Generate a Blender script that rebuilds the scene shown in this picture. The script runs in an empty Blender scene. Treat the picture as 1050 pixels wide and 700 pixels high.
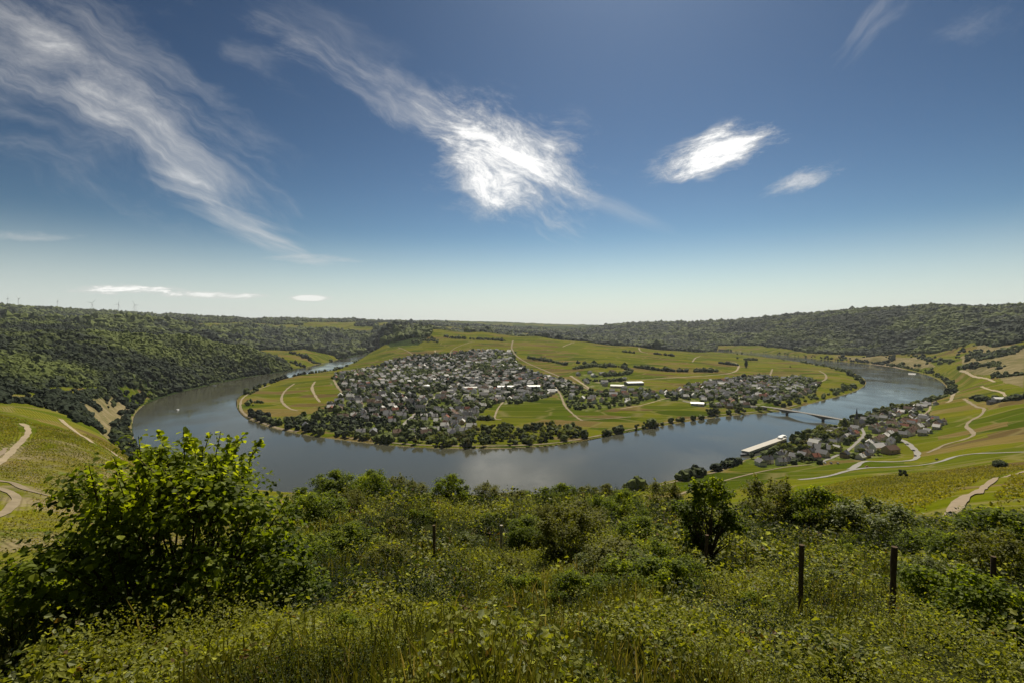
import bpy, math, random
import numpy as np
from math import radians as R
random.seed(7)
rng = np.random.default_rng(11)
sc = bpy.context.scene
C = sc.collection
H = 170.0            # eye height above the river (river surface = 0)
F = 525.0            # focal length in photo pixels (photo 1050 x 700)
PITCH = math.atan(15 / F)
SUN_EL, SUN_AZ = R(52), R(14)      # azimuth measured from +Y towards +X

# ------------------------------------------------------------------ camera
cam = bpy.data.cameras.new('camera'); co = bpy.data.objects.new('camera', cam); C.objects.link(co)
co.location = (0, 0, H); co.rotation_euler = (math.pi / 2 - PITCH, 0, 0)
cam.lens = 18.0; cam.sensor_width = 36; cam.clip_start = 0.1; cam.clip_end = 60000
sc.camera = co
sc.view_settings.view_transform = 'Standard'; sc.view_settings.look = 'None'
sc.view_settings.gamma = 1; sc.view_settings.use_curve_mapping = False
sc.view_settings.exposure = 0.22
sc.cycles.max_bounces = 6; sc.cycles.transparent_max_bounces = 8
sc.cycles.volume_bounces = 0
sc.cycles.use_denoising = True

# ------------------------------------------------------------------ sun
sl = bpy.data.lights.new('sun', 'SUN'); sl.energy = 5.0; sl.angle = R(0.53); sl.color = (1.0, 0.92, 0.76)
so = bpy.data.objects.new('sun', sl); C.objects.link(so)
so.rotation_euler = (math.pi / 2 - SUN_EL, 0, math.pi - SUN_AZ)   # shines from the front, a little right
so.location = (300, 1200, 1500)

# ------------------------------------------------------------------ node helper
class NT:
    def __init__(s, tree): s.t = tree; s.n = tree.nodes; s.l = tree.links
    def node(s, kind, **kw):
        nd = s.n.new(kind)
        for k, v in kw.items(): setattr(nd, k, v)
        return nd
    def put(s, sock, v):
        if v is None: return
        if isinstance(v, bpy.types.NodeSocket): s.l.new(v, sock)
        else: sock.default_value = v
    def math(s, op, a, b=None, c=None, clamp=False):
        nd = s.node('ShaderNodeMath', operation=op, use_clamp=clamp)
        s.put(nd.inputs[0], a); s.put(nd.inputs[1], b)
        if c is not None: s.put(nd.inputs[2], c)
        return nd.outputs[0]
    def vec(s, x, y, z=0.0):
        nd = s.node('ShaderNodeCombineXYZ'); s.put(nd.inputs[0], x); s.put(nd.inputs[1], y); s.put(nd.inputs[2], z); return nd.outputs[0]
    def noise(s, vec, scale=5, detail=4, rough=0.5, dist=0.0, out=0):
        nd = s.node('ShaderNodeTexNoise'); s.put(nd.inputs['Vector'], vec)
        nd.inputs['Scale'].default_value = scale; nd.inputs['Detail'].default_value = detail
        nd.inputs['Roughness'].default_value = rough; nd.inputs['Distortion'].default_value = dist
        return nd.outputs[out]
    def ramp(s, fac, stops, interp='LINEAR'):
        nd = s.node('ShaderNodeValToRGB'); e = nd.color_ramp.elements; nd.color_ramp.interpolation = interp
        while len(e) < len(stops): e.new(0.5)
        for i, (p, c) in enumerate(stops):
            e[i].position = p; e[i].color = (*c, 1) if len(c) == 3 else c
        s.put(nd.inputs[0], fac); return nd.outputs[0]
    def mix(s, fac, a, b, blend='MIX'):
        nd = s.node('ShaderNodeMix', data_type='RGBA', blend_type=blend)
        s.put(nd.inputs[0], fac)
        s.put(nd.inputs[6], a if isinstance(a, bpy.types.NodeSocket) else (*a, 1))
        s.put(nd.inputs[7], b if isinstance(b, bpy.types.NodeSocket) else (*b, 1))
        return nd.outputs[2]
    def mapr(s, v, a, b, c=0.0, d=1.0, smooth=True):
        nd = s.node('ShaderNodeMapRange', interpolation_type='SMOOTHSTEP' if smooth else 'LINEAR')
        s.put(nd.inputs[0], v); nd.inputs[1].default_value = a; nd.inputs[2].default_value = b
        nd.inputs[3].default_value = c; nd.inputs[4].default_value = d
        return nd.outputs[0]

# ------------------------------------------------------------------ world: Nishita sky + cirrus by direction
world = bpy.data.worlds.new('World'); sc.world = world; world.use_nodes = True
w = NT(world.node_tree); w.n.clear()
sky = w.node('ShaderNodeTexSky', sky_type='NISHITA', sun_disc=False)
sky.sun_elevation = SUN_EL; sky.sun_rotation = SUN_AZ
sky.altitude = 300; sky.air_density = 1.0; sky.dust_density = 0.7; sky.ozone_density = 2.0
tc = w.node('ShaderNodeTexCoord'); sp = w.node('ShaderNodeSeparateXYZ'); w.l.new(tc.outputs['Generated'], sp.inputs[0])
yy = w.math('MAXIMUM', sp.outputs[1], 0.02)
X = w.math('DIVIDE', sp.outputs[0], yy); Z = w.math('DIVIDE', sp.outputs[2], yy)
front = w.math('GREATER_THAN', sp.outputs[1], 0.03)
P0 = w.vec(X, Z)
warp = w.noise(P0, 3.2, 4, 0.55, 0.2, out=1)
wsep = w.node('ShaderNodeSeparateXYZ'); w.l.new(warp, wsep.inputs[0])
def field(ang, along, across, seed, rough=.62, warpk=.10, detail=7):
    """a streaky noise field on the sky, stretched along one direction and shared by several clouds"""
    a = R(ang); ca, sa = math.cos(a), math.sin(a)
    wx = w.math('MULTIPLY_ADD', w.math('SUBTRACT', wsep.outputs[0], 0.5), warpk, X)
    wz = w.math('MULTIPLY_ADD', w.math('SUBTRACT', wsep.outputs[1], 0.5), warpk, Z)
    u = w.math('ADD', w.math('MULTIPLY', wx, ca), w.math('MULTIPLY', wz, sa))
    v = w.math('SUBTRACT', w.math('MULTIPLY', wz, ca), w.math('MULTIPLY', wx, sa))
    n = w.noise(w.vec(w.math('MULTIPLY', u, along), w.math('MULTIPLY', v, across), seed), 1.0, detail, rough, 0.3)
    return ca, sa, u, v, w.math('MULTIPLY', w.math('SUBTRACT', n, 0.5), 2.4)
def cloud(px, py, rx, ry, fld, soft, gain, bias=0.0, k=1.0):
    """one cloud patch: centre and extent as a direction on the sky"""
    ca, sa, u, v, n = fld
    cx, cz = (px - 525) / F, (335 - py) / F; rx /= F; ry /= F
    un = w.math('MULTIPLY', w.math('SUBTRACT', u, cx*ca+cz*sa), 1/rx); vn = w.math('MULTIPLY', w.math('SUBTRACT', v, cz*ca-cx*sa), 1/ry)
    d = w.math('SQRT', w.math('ADD', w.math('MULTIPLY', un, un), w.math('MULTIPLY', vn, vn)))
    m = w.math('MULTIPLY_ADD', n, k, w.mapr(d, 0.0, 1.25, 1.15+bias, bias-.15))
    m = w.mapr(m, 0.12, 0.12 + soft, 0.0, gain)
    return w.math('MULTIPLY', m, w.mapr(d, 0.85, 1.3, 1.0, 0.0))
f1 = field(-31, 3.4, 12, 1.3, .66, .16, 8); f2 = field(-24, 5.0, 11, 6.6, .72, .14, 9); f3 = field(16, 5, 15, 7.7, .72, .08, 8)
f4 = field(-1, 14, 70, 21.1, .65, .012, 6); f5 = field(48, 4, 16, 15.9); f6 = field(-20, 3, 26, 8.8, .6, .04, 5)
cl = [
    cloud(80, 75, 250, 115, f1, 2.3, .54, .12, 1.3),
    cloud(170, 145, 180, 55, f1, 2.2, .55, .05, 1.3),
    cloud(30, 60, 150, 80, f1, 2.2, .4, .05, 1.2),
    cloud(270, 238, 115, 20, f6, 1.7, .55, .0, 1.4),
    cloud(322, 266, 62, 8, f4, 1.6, .45, .0, 1.2),
    cloud(200, 190, 55, 20, f6, 1.6, .5, .0, 1.3),
    cloud(518, 166, 102, 68, f2, 1.8, 1.0, .26, 1.8),
    cloud(450, 130, 110, 34, f2, 1.7, .8, .0, 1.5),
    cloud(385, 92, 150, 38, f1, 2.0, .55, .06, 1.3),
    cloud(340, 45, 110, 55, f1, 2.0, .28, .05),
    cloud(255, 60, 60, 26, f1, 2.4, .26, .0, 1.7),
    cloud(625, 215, 80, 15, f6, 1.7, .26, .05),
    cloud(736, 160, 72, 25, f3, 1.3, 1.0, .25, 1.6),
    cloud(818, 186, 48, 13, f3, 1.6, .6, -.1, 2.2),
    cloud(890, 30, 80, 20, f5, 1.9, .42, .05, 1.5),
    cloud(985, 38, 70, 22, f3, 2.4, .22, .0, 1.6),
    cloud(130, 297, 80, 6.5, f4, 1.1, .85, .0, 1.3),
    cloud(215, 303, 85, 5.5, f4, 1.2, .75, .0, 1.3),
    cloud(318, 306, 26, 4.5, f4, .7, .7, .15, .6),
    cloud(25, 242, 70, 8, f4, 1.5, .35, .0),
]
acc = cl[0]
for c in cl[1:]:
    # screen-style union keeps overlapping veils soft
    acc = w.math('SUBTRACT', w.math('ADD', acc, c), w.math('MULTIPLY', acc, c))
acc = w.math('MULTIPLY', acc, front, clamp=True)
SKYK = .115; SKYT = (7.5, 8.2, 7.5)
bg1 = w.node('ShaderNodeBackground'); bg1.inputs[1].default_value = 0.077
gm = w.node('ShaderNodeGamma'); gm.inputs['Gamma'].default_value = 1.6
pre = w.mix(1.0, sky.outputs[0], (SKYK, SKYK, SKYK), 'MULTIPLY'); w.l.new(pre, gm.inputs[0])   # deepen the blue against the pale horizon
tint = w.mix(1.0, gm.outputs[0], SKYT, 'MULTIPLY'); lum = w.node('ShaderNodeRGBToBW'); w.l.new(pre, lum.inputs[0])
sv = w.node('ShaderNodeVectorMath', operation='SCALE'); w.l.new(tint, sv.inputs[0]); w.l.new(w.math('POWER', lum.outputs[0], .55), sv.inputs['Scale']); 
pale = w.mapr(sp.outputs[2], -.02, .185, .84, 0.0); w.l.new(w.mix(pale, sv.outputs[0], (8.7, 9.2, 9.0)), bg1.inputs[0])
bg2 = w.node('ShaderNodeBackground'); bg2.inputs[0].default_value = (1.0, 0.985, 0.95, 1)
w.put(bg2.inputs[1], w.mapr(acc, 0.3, 1.0, 0.62, 1.05))
mx = w.node('ShaderNodeMixShader'); w.l.new(acc, mx.inputs[0]); w.l.new(bg1.outputs[0], mx.inputs[1]); w.l.new(bg2.outputs[0], mx.inputs[2])
wo = w.node('ShaderNodeOutputWorld'); w.l.new(mx.outputs[0], wo.inputs[0])

# ------------------------------------------------------------------ projection helpers
def ray(px, py):
    a = (px - 525) / F; b = (350 - py) / F
    return a, math.cos(PITCH) + b * math.sin(PITCH), -math.sin(PITCH) + b * math.cos(PITCH)
def atY(px, py, Y):
    a, dy, dz = ray(px, py); s = Y / dy
    return (s * a, Y, H + s * dz)
def atZ(px, py, z=2.0):
    a, dy, dz = ray(px, py); s = (z - H) / dz
    return (s * a, s * dy, z)

# ------------------------------------------------------------------ river outline (photo points laid onto the valley floor)
INNER = [(395,362.5),(375,367),(345,378),(310,384),(275,392),(250,403),(242,411),(246,423),(262,433),(300,443),(350,450.5),(400,456),(450,459),(520,459),
         (580,455),(640,443.5),(700,432.5),(750,425.5),(800,421),(840,411),(870,403),(884,397),(888,391),(882,385),(868,380),(840,374),(800,368),(760,363),(730,360.5)]
OUTER = [(735,359),(765,360.5),(800,363.5),(850,369),(900,374),(935,380),(958,387),(970,396),(968,403),(950,411),(915,419),(885,425),(868,431),(835,444),
         (812,451),(790,462),(758,472),(722,483),(690,491),(650,499),(600,504),(500,506),(400,506),(300,504),(215,493),(160,474),(141,455),(136,440),(140,422),
         (160,409),(200,398),(250,387),(300,379),(340,370),(370,363.5),(388,360.5)]
def world_line(pts, z=0.6): return [atZ(x, y, z)[:2] for x, y in pts]
def catmull(P, n=6):
    P = np.array(P, float); out = []
    Q = np.vstack([2*P[0]-P[1], P, 2*P[-1]-P[-2]])
    for i in range(1, len(Q)-2):
        p0, p1, p2, p3 = Q[i-1], Q[i], Q[i+1], Q[i+2]
        for t in np.linspace(0, 1, n, endpoint=False):
            out.append(.5*((2*p1)+(-p0+p2)*t+(2*p0-5*p1+4*p2-p3)*t*t+(-p0+3*p1-3*p2+p3)*t**3))
    out.append(P[-1]); return np.array(out)
inner_w = catmull(world_line(INNER)); outer_w = catmull(world_line(OUTER))
river_poly = np.vstack([inner_w, outer_w])

def inside(poly, x, y):
    poly = np.asarray(poly); res = np.zeros(x.shape, bool); n = len(poly)
    for i in range(n):
        x1, y1 = poly[i]; x2, y2 = poly[(i+1) % n]
        if y1 == y2: continue
        c = ((y1 > y) != (y2 > y)) & (x < (x2-x1)*(y-y1)/(y2-y1)+x1)
        res ^= c
    return res
def dist_line(pl, x, y, closed=False):
    pl = np.asarray(pl); best = np.full(x.shape, 1e12); n = len(pl)
    for i in range(n if closed else n-1):
        x1, y1 = pl[i]; x2, y2 = pl[(i+1) % n]
        dx, dy = x2-x1, y2-y1; L = dx*dx+dy*dy + 1e-9
        t = np.clip(((x-x1)*dx+(y-y1)*dy)/L, 0, 1)
        np.minimum(best, (x-x1-t*dx)**2+(y-y1-t*dy)**2, out=best)
    return np.sqrt(best)

# ------------------------------------------------------------------ numpy value noise
_perm = rng.random((256, 256)).astype(np.float64)
def vnoise(x, y):
    xi = np.floor(x).astype(int); yi = np.floor(y).astype(int); fx = x-xi; fy = y-yi
    fx = fx*fx*(3-2*fx); fy = fy*fy*(3-2*fy)
    a = _perm[xi & 255, yi & 255]; b = _perm[(xi+1) & 255, yi & 255]; c = _perm[xi & 255, (yi+1) & 255]; d = _perm[(xi+1) & 255, (yi+1) & 255]
    return (a*(1-fx)+b*fx)*(1-fy)+(c*(1-fx)+d*fx)*fy
def fbm(x, y, o=4):
    s = 0; amp = .5; tot = 0
    for i in range(o):
        s = s + amp*vnoise(x*2**i+17.3*i, y*2**i-9.1*i); tot += amp; amp *= .5
    return s/tot

# ------------------------------------------------------------------ terrain control points (column, row, forward distance in m)
CP = [
 # foreground brow
 (525,712,4.2),(525,652,10),(525,592,18),(500,556,30),(500,518,55),(400,516,50),(350,512,45),(600,520,60),(440,556,28),
 (250,720,5),(60,712,6),(300,600,16),(300,540,34),(150,665,9.5),(20,640,11),(-60,640,12),(60,618,16),(0,622,16),(30,650,40),(150,600,40),(240,565,45),
 (760,690,6.5),(917,655,10.5),(822,642,12),(1000,668,10),(1080,690,9),(760,610,17),(900,600,20),(1000,585,25),(930,545,48),(850,545,50),(780,540,58),(700,530,60),(1050,540,40),(1120,540,35),
 # hidden slope under the brow
 (525,560,200),(525,540,350),(400,565,200),(400,545,330),(300,560,200),(300,545,330),(650,560,200),(650,530,350),(780,550,200),(720,530,320),(220,560,250),(200,535,400),
 # left vineyard slope
 (60,560,190),(0,575,170),(30,507,260),(-60,500,250),(50,452,400),(0,455,390),(0,418,560),(-80,420,520),(90,450,470),(110,470,420),(140,490,400),(120,445,640),(60,425,600),(150,475,600),
 # left wooded hill
 (0,346,1450),(-150,340,1400),(50,344,1500),(100,345,1600),(150,347.5,1700),(200,352,1770),(250,361,1850),(290,372,1900),(100,395,1020),(50,395,850),(0,395,780),(-100,395,750),(120,415,950),
 (200,375,1600),(150,375,1350),(250,378,1780),(0,370,1100),(60,370,1200),
 (0,350,2000),(100,352,2150),(200,360,2300),(270,366,2400),
 # promontory beyond
 (310,358,2650),(335,363,2750),(290,362,2500),(345,366,2900),(310,362,3100),
 # mid and far ridges, left and centre
 (0,330,2900),(-100,326,2800),(100,330,3100),(180,334,3500),(0,338,3700),(100,338,4000),(200,342,4200),
 (250,336,4700),(330,335.5,5000),(400,335,5200),(380,352,4000),(300,350,4000),(440,336,5600),
 (0,318,4600),(-150,314,4300),(50,319.5,5000),(100,322.5,5600),(150,325.5,6200),(200,326,7000),(230,328,7600),(300,328,8600),(400,330,9500),(450,329,10500),(520,331,11500),(620,334.5,12500),(700,334,12500),
 (520,338,7000),(600,340,7000),(560,345,5000),(640,348,5200),
 # loop: slope up to the neck
 (300,408,1190),(300,425,985),(350,435,880),(450,440,835),(450,410,1120),(380,395,1360),(350,385,1550),(450,385,1680),(450,368,2120),(400,372,2010),(520,400,1270),(550,385,1620),(550,368,2080),
 (600,420,1010),(620,395,1360),(700,410,1130),(700,390,1500),(760,390,1500),(820,392,1480),(860,388,1570),(800,378,1960),(760,375,2120),(850,381,1840),
 (450,350,2550),(520,352,2520),(420,345,2800),(400,350,2900),(600,358,2400),(660,363,2330),(720,368,2280),
 (400,336,3400),(450,338,3150),(500,341,3050),(550,345,2980),(600,350.5,2880),(650,355,2800),(700,360,2720),
 (450,349,3900),(550,354,3700),(650,361,3400),(750,363.5,2800),
 # right: far bank terrace, ridge
 (800,360,3100),(850,362,2850),(900,367,2350),(940,374,2000),(975,385,1620),(980,395,1450),
 (720,356,3900),(780,358,3500),(850,360,3100),(900,361,2800),(950,361,2450),(1000,356,2150),(1050,352,1900),(1150,348,1750),
 (620,335.5,6800),(670,334,6400),(720,334,5700),(800,330,4600),(880,324.5,3900),(960,319.5,3400),(1050,321,3000),(1150,321,2900),
 (800,328,6500),(960,322,6000),(1100,323,5500),
 # right vineyard slope and near village
 (1000,372,1560),(1050,372,1300),(1050,395,960),(1050,420,760),(1000,395,1150),(1000,425,830),(960,440,760),(960,415,960),(1050,450,590),(1150,450,560),
 (930,425,930),(900,440,800),(880,450,740),(850,465,660),(800,475,620),(900,470,625),(940,468,620),(1000,464,560),(1050,463,520),
 (850,487,540),(780,492,540),(720,500,515),(950,490,400),(900,490,410),(1050,488,235),(1000,507,140),(968,533,88),(900,505,230),(860,510,260),(940,505,205),
 (1150,488,220),(1150,390,1100),
]
pts = np.array([atY(*c) for c in CP])
extra = [(0,-3,H-1.7),(3,-3,H-1.6),(-3,-3,H-1.6),(0,0.6,H-1.75),(0,-60,H+8),(80,-60,H+10),(-80,-60,H+10),(0,-900,H+60),(-900,-700,H+60),(900,-700,H+60),(0,-9000,H+90),
         (60,4,H-2),(-60,4,H-6),(-400,0,H-20),(400,0,H-20),(-3000,-200,H+120),(3000,-200,H+120),(-9000,-500,H+150),(9000,-500,H+150)]
for bl, zz in ((INNER, 2.2), (OUTER, 2.0)):
    for p in bl[::2]:
        extra.append((*atZ(p[0], p[1], zz)[:2], zz))
pts = np.vstack([pts, np.array(extra, float)])
def feat(x, y):
    az = np.arctan2(x, y); lr = np.log(np.hypot(x, y)+.3)
    return np.stack([3.2*np.sin(az*.5)*2, 3.2*(1-np.cos(az*.5))*2, lr*1.15], -1)
FP = feat(pts[:, 0], pts[:, 1]); zp = pts[:, 2]
D = np.sqrt(((FP[:, None]-FP[None])**2).sum(-1)+1e-3)
n = len(FP); A = np.zeros((n+4, n+4)); A[:n, :n] = D - np.eye(n)*.004
A[:n, n] = 1; A[:n, n+1:] = FP; A[n, :n] = 1; A[n+1:, :n] = FP.T
sol = np.linalg.solve(A, np.concatenate([zp, np.zeros(4)])); wt, pc = sol[:n], sol[n:]
def rbf(x, y):
    f = feat(x, y); out = np.empty(len(f))
    for i in range(0, len(f), 40000):
        g = f[i:i+40000]
        d2 = (g**2).sum(-1)[:, None]+(FP**2).sum(-1)[None]-2*g@FP.T
        out[i:i+40000] = np.sqrt(np.maximum(d2, 0)+1e-3)@wt + pc[0] + g@pc[1:]
    return out
def sstep(a, b, v):
    t = np.clip((v-a)/(b-a), 0, 1); return t*t*(3-2*t)

az_main = np.linspace(R(-66), R(66), 1000)
az_back = np.linspace(R(66), R(294), 40)[1:-1]
AZ = np.concatenate([az_main, az_back])
LR = np.concatenate([np.linspace(np.log(.3), np.log(90), 130), np.linspace(np.log(90), np.log(400), 110)[1:],
                     np.linspace(np.log(400), np.log(3600), 430)[1:], np.linspace(np.log(3600), np.log(15000), 120)[1:]])
NA, NR = len(AZ), len(LR)
ga, gr = np.meshgrid(AZ, np.exp(LR), indexing='ij')
gx = (np.sin(ga)*gr).ravel(); gy = (np.cos(ga)*gr).ravel()
gz = rbf(gx, gy); rr = gr.ravel()
inr = inside(river_poly, gx, gy)
dr = dist_line(inner_w, gx, gy); dro = dist_line(outer_w, gx, gy); dri = np.minimum(dr, dro)
sd = np.where(inr, -dri, dri)
# gullies and ridges on the hillsides, small bumps nearby
nz = fbm(gx/260, gy/260, 5)-.5
amp = 105*sstep(1500, 3300, rr)*(1-.5*sstep(4000, 6500, rr))+24*sstep(700, 1300, rr)
amp *= sstep(30, 350, sd)
hill = sstep(25, 90, gz)
ridg = np.abs(fbm(gx/330+7, gy/330+3, 4)-.5)*-2+.35
gz = gz + amp*hill*(nz*.55+ridg*.45)*np.where(sstep(150, 900, dr)*(inside(np.vstack([inner_w, inner_w[:1]]), gx, gy)), .15, 1)
gz += .28*(fbm(gx/3.1, gy/3.1, 3)-.5)*sstep(2, 8, rr)*(1-sstep(60, 200, rr))
gz += 2.2*(fbm(gx/28, gy/28, 3)-.5)*sstep(20, 60, rr)*(1-.6*sstep(200, 700, rr))*sstep(20, 120, sd)
gz = np.maximum(gz, 1.9+.3*vnoise(gx/40, gy/40))
bw = sstep(6, 60, sd)
gz = np.where(inr, np.maximum(-5, sd*.22), np.minimum(sd*.22, 1.9)*(1-bw)+gz*bw)
G = gz.reshape(NA, NR)
AZ_S = np.concatenate([AZ, [AZ[0]+2*np.pi]])
def height(x, y):
    x = np.atleast_1d(np.asarray(x, float)); y = np.atleast_1d(np.asarray(y, float))
    a = np.arctan2(x, y); a = np.where(a < AZ[0], a+2*np.pi, a); l = np.log(np.hypot(x, y)+1e-6)
    i = np.clip(np.searchsorted(AZ_S, a, side='right')-1, 0, NA-1); j = np.clip(np.searchsorted(LR, l, side='right')-1, 0, NR-2)
    ta = (a-AZ_S[i])/(AZ_S[i+1]-AZ_S[i]); tl = np.clip((l-LR[j])/(LR[j+1]-LR[j]), 0, 1); i2 = (i+1) % NA
    return (G[i, j]*(1-ta)+G[i2, j]*ta)*(1-tl)+(G[i, j+1]*(1-ta)+G[i2, j+1]*ta)*tl
_Ys = np.exp(np.linspace(np.log(3), np.log(14000), 1400))
def hit(px, py, lift=0.0):
    a, dy, dz = ray(px, py); s = _Ys/dy
    x, y, z = s*a, _Ys, H+s*dz
    below = z < height(x, y)+lift
    k = np.argmax(below)
    if not below.any(): return None
    if k == 0: return (x[0], y[0])
    z0, z1 = z[k-1]-height(x[k-1], y[k-1])[0]-lift, z[k]-height(x[k], y[k])[0]-lift
    t = z0/(z0-z1+1e-9)
    return (x[k-1]+(x[k]-x[k-1])*t, y[k-1]+(y[k]-y[k-1])*t)
def plan(pl):
    """polygon on the ground; (px,py) is dropped on the terrain, (px,-Y) is a bearing and distance"""
    out = []
    for p in pl:
        if p[1] < 0: out.append(((p[0]-525)/F*-p[1], -p[1]))
        else:
            h = hit(*p)
            if h is not None: out.append(h)
    return np.array(out)

# ------------------------------------------------------------------ object helpers
def tag(o, label=None, cat=None, group=None, kind=None):
    if label: o['label'] = label
    if cat: o['category'] = cat
    if group: o['group'] = group
    if kind: o['kind'] = kind
    return o
def fast_mesh(name, V, Fc, mat=None, smooth=False, attrs=None):
    """V (n,3); Fc (m,k) int array with k = 3 or 4"""
    V = np.asarray(V, np.float32); Fc = np.asarray(Fc, np.int32)
    me = bpy.data.meshes.new(name); m, k = Fc.shape
    me.vertices.add(len(V)); me.vertices.foreach_set('co', V.ravel())
    me.loops.add(m*k); me.loops.foreach_set('vertex_index', Fc.ravel())
    me.polygons.add(m); me.polygons.foreach_set('loop_start', np.arange(0, m*k, k, dtype=np.int32))
    me.update(calc_edges=True)
    me.polygons.foreach_set('use_smooth', np.full(m, smooth))
    if attrs:
        for an, (dom, typ, arr) in attrs.items():
            at = me.attributes.new(an, typ, dom)
            at.data.foreach_set('value' if typ == 'FLOAT' else 'color', np.asarray(arr, np.float32).ravel())
    if mat: me.materials.append(mat)
    return me
def obj(name, me, parent=None, loc=None):
    o = bpy.data.objects.new(name, me); C.objects.link(o)
    if parent: o.parent = parent
    if loc is not None: o.location = loc
    return o
USED = {}
def uniq(base, alts):
    """first wording of the label nobody else carries"""
    for a_ in [base]+alts:
        if a_ not in USED and len(a_.split()) <= 16: USED[a_] = 1; return a_
    return base
def empty(name, loc, rz=0):
    o = bpy.data.objects.new(name, None); C.objects.link(o); o.location = loc; o.rotation_euler = (0, 0, rz); o.empty_display_size = .5; return o
class MB:
    def __init__(s): s.v = []; s.f = []
    def add(s, vs, fs):
        b = len(s.v); s.v += [tuple(v) for v in vs]; s.f += [tuple(i+b for i in f) for f in fs]
    def box(s, x0, y0, z0, x1, y1, z1):
        s.add([(x0,y0,z0),(x1,y0,z0),(x1,y1,z0),(x0,y1,z0),(x0,y0,z1),(x1,y0,z1),(x1,y1,z1),(x0,y1,z1)],
              [(0,3,2,1),(4,5,6,7),(0,1,5,4),(1,2,6,5),(2,3,7,6),(3,0,4,7)])
    def tube(s, pts, rad, n=6, cap=True):
        rings = []
        for i, p in enumerate(pts):
            p = np.array(p, float); q = np.array(pts[min(i+1, len(pts)-1)], float)-np.array(pts[max(i-1, 0)], float)
            q /= np.linalg.norm(q)+1e-9; u = np.cross(q, (0.3, .2, 1) if abs(q[2]) < .9 else (1, 0, 0)); u /= np.linalg.norm(u); v = np.cross(q, u)
            rings.append([tuple(p+rad[i]*(math.cos(t)*u+math.sin(t)*v)) for t in [2*math.pi*k/n for k in range(n)]])
        fs = []
        for i in range(len(pts)-1):
            for k in range(n): fs.append((i*n+k, i*n+(k+1) % n, (i+1)*n+(k+1) % n, (i+1)*n+k))
        if cap: fs.append(tuple(range((len(pts)-1)*n, len(pts)*n)))
        s.add([v for r_ in rings for v in r_], fs)
    def mesh(s, name, mat=None, smooth=False):
        me = bpy.data.meshes.new(name); me.from_pydata(s.v, [], s.f); me.update()
        if mat: me.materials.append(mat)
        if smooth: me.polygons.foreach_set('use_smooth', [True]*len(me.polygons))
        return me
    def build(s, name, mat, parent=None, loc=None, smooth=False): return obj(name, s.mesh(name, mat, smooth), parent, loc)

# ------------------------------------------------------------------ materials
def new_mat(name):
    m = bpy.data.materials.new(name); m.use_nodes = True; t = NT(m.node_tree); return m, t, t.n['Principled BSDF']
def simple(name, col, rough=.8, spec=.3, var=.25, scale=1.0, bump=0.0):
    m, t, b = new_mat(name)
    oi = t.node('ShaderNodeObjectInfo'); g = t.node('ShaderNodeNewGeometry')
    nn = t.noise(g.outputs['Position'], scale, 5, .6)
    v = t.math('ADD', t.math('MULTIPLY', t.math('SUBTRACT', nn, .5), var*2), t.math('ADD', t.math('MULTIPLY', t.math('SUBTRACT', oi.outputs['Random'], .5), var), 1))
    sc_ = t.node('ShaderNodeVectorMath', operation='SCALE'); sc_.inputs[0].default_value = col; t.l.new(v, sc_.inputs['Scale'])
    t.l.new(sc_.outputs[0], b.inputs['Base Color']); b.inputs['Roughness'].default_value = rough; b.inputs['Specular IOR Level'].default_value = spec
    if bump:
        bp = t.node('ShaderNodeBump'); bp.inputs['Strength'].default_value = bump; bp.inputs['Distance'].default_value = .3/scale
        t.l.new(nn, bp.inputs['Height']); t.l.new(bp.outputs[0], b.inputs['Normal'])
    return m
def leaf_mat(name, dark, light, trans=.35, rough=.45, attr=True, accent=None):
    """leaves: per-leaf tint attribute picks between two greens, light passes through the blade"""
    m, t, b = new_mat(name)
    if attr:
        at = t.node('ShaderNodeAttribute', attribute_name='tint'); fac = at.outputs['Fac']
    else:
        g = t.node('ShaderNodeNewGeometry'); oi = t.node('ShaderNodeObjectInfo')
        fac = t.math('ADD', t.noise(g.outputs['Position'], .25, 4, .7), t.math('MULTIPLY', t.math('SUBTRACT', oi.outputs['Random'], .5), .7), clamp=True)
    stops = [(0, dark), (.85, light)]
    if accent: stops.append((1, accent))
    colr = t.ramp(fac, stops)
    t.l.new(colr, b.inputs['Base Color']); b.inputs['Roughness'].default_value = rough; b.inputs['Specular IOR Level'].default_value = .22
    tr = t.node('ShaderNodeBsdfTranslucent')
    warm = t.mix(1.0, colr, (1.45, 1.42, .45), 'MULTIPLY'); t.l.new(warm, tr.inputs[0])
    ms = t.node('ShaderNodeMixShader'); ms.inputs[0].default_value = trans
    t.l.new(b.outputs[0], ms.inputs[1]); t.l.new(tr.outputs[0], ms.inputs[2]); t.l.new(ms.outputs[0], t.n['Material Output'].inputs[0])
    return m

# terrain material: region attribute R = woodland, G = settled ground, B = foreground scrub soil, A = dry/brown
mg, t, b = new_mat('ground_cover')
at = t.node('ShaderNodeAttribute', attribute_name='region'); ss = t.node('ShaderNodeSeparateColor'); t.l.new(at.outputs['Color'], ss.inputs[0])
geo = t.node('ShaderNodeNewGeometry'); pos = geo.outputs['Position']; px3 = t.node('ShaderNodeSeparateXYZ'); t.l.new(pos, px3.inputs[0])
rot = t.node('ShaderNodeMapping'); rot.inputs['Rotation'].default_value = (0, 0, R(17)); rot.inputs['Scale'].default_value = (1/110, 1/42, 0); t.l.new(pos, rot.inputs[0])
vo = t.node('ShaderNodeTexVoronoi', distance='CHEBYCHEV'); vo.inputs['Scale'].default_value = 1; vo.inputs['Randomness'].default_value = .75; t.l.new(rot.outputs[0], vo.inputs['Vector'])
vs = t.node('ShaderNodeSeparateColor'); t.l.new(vo.outputs['Color'], vs.inputs[0])
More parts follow.
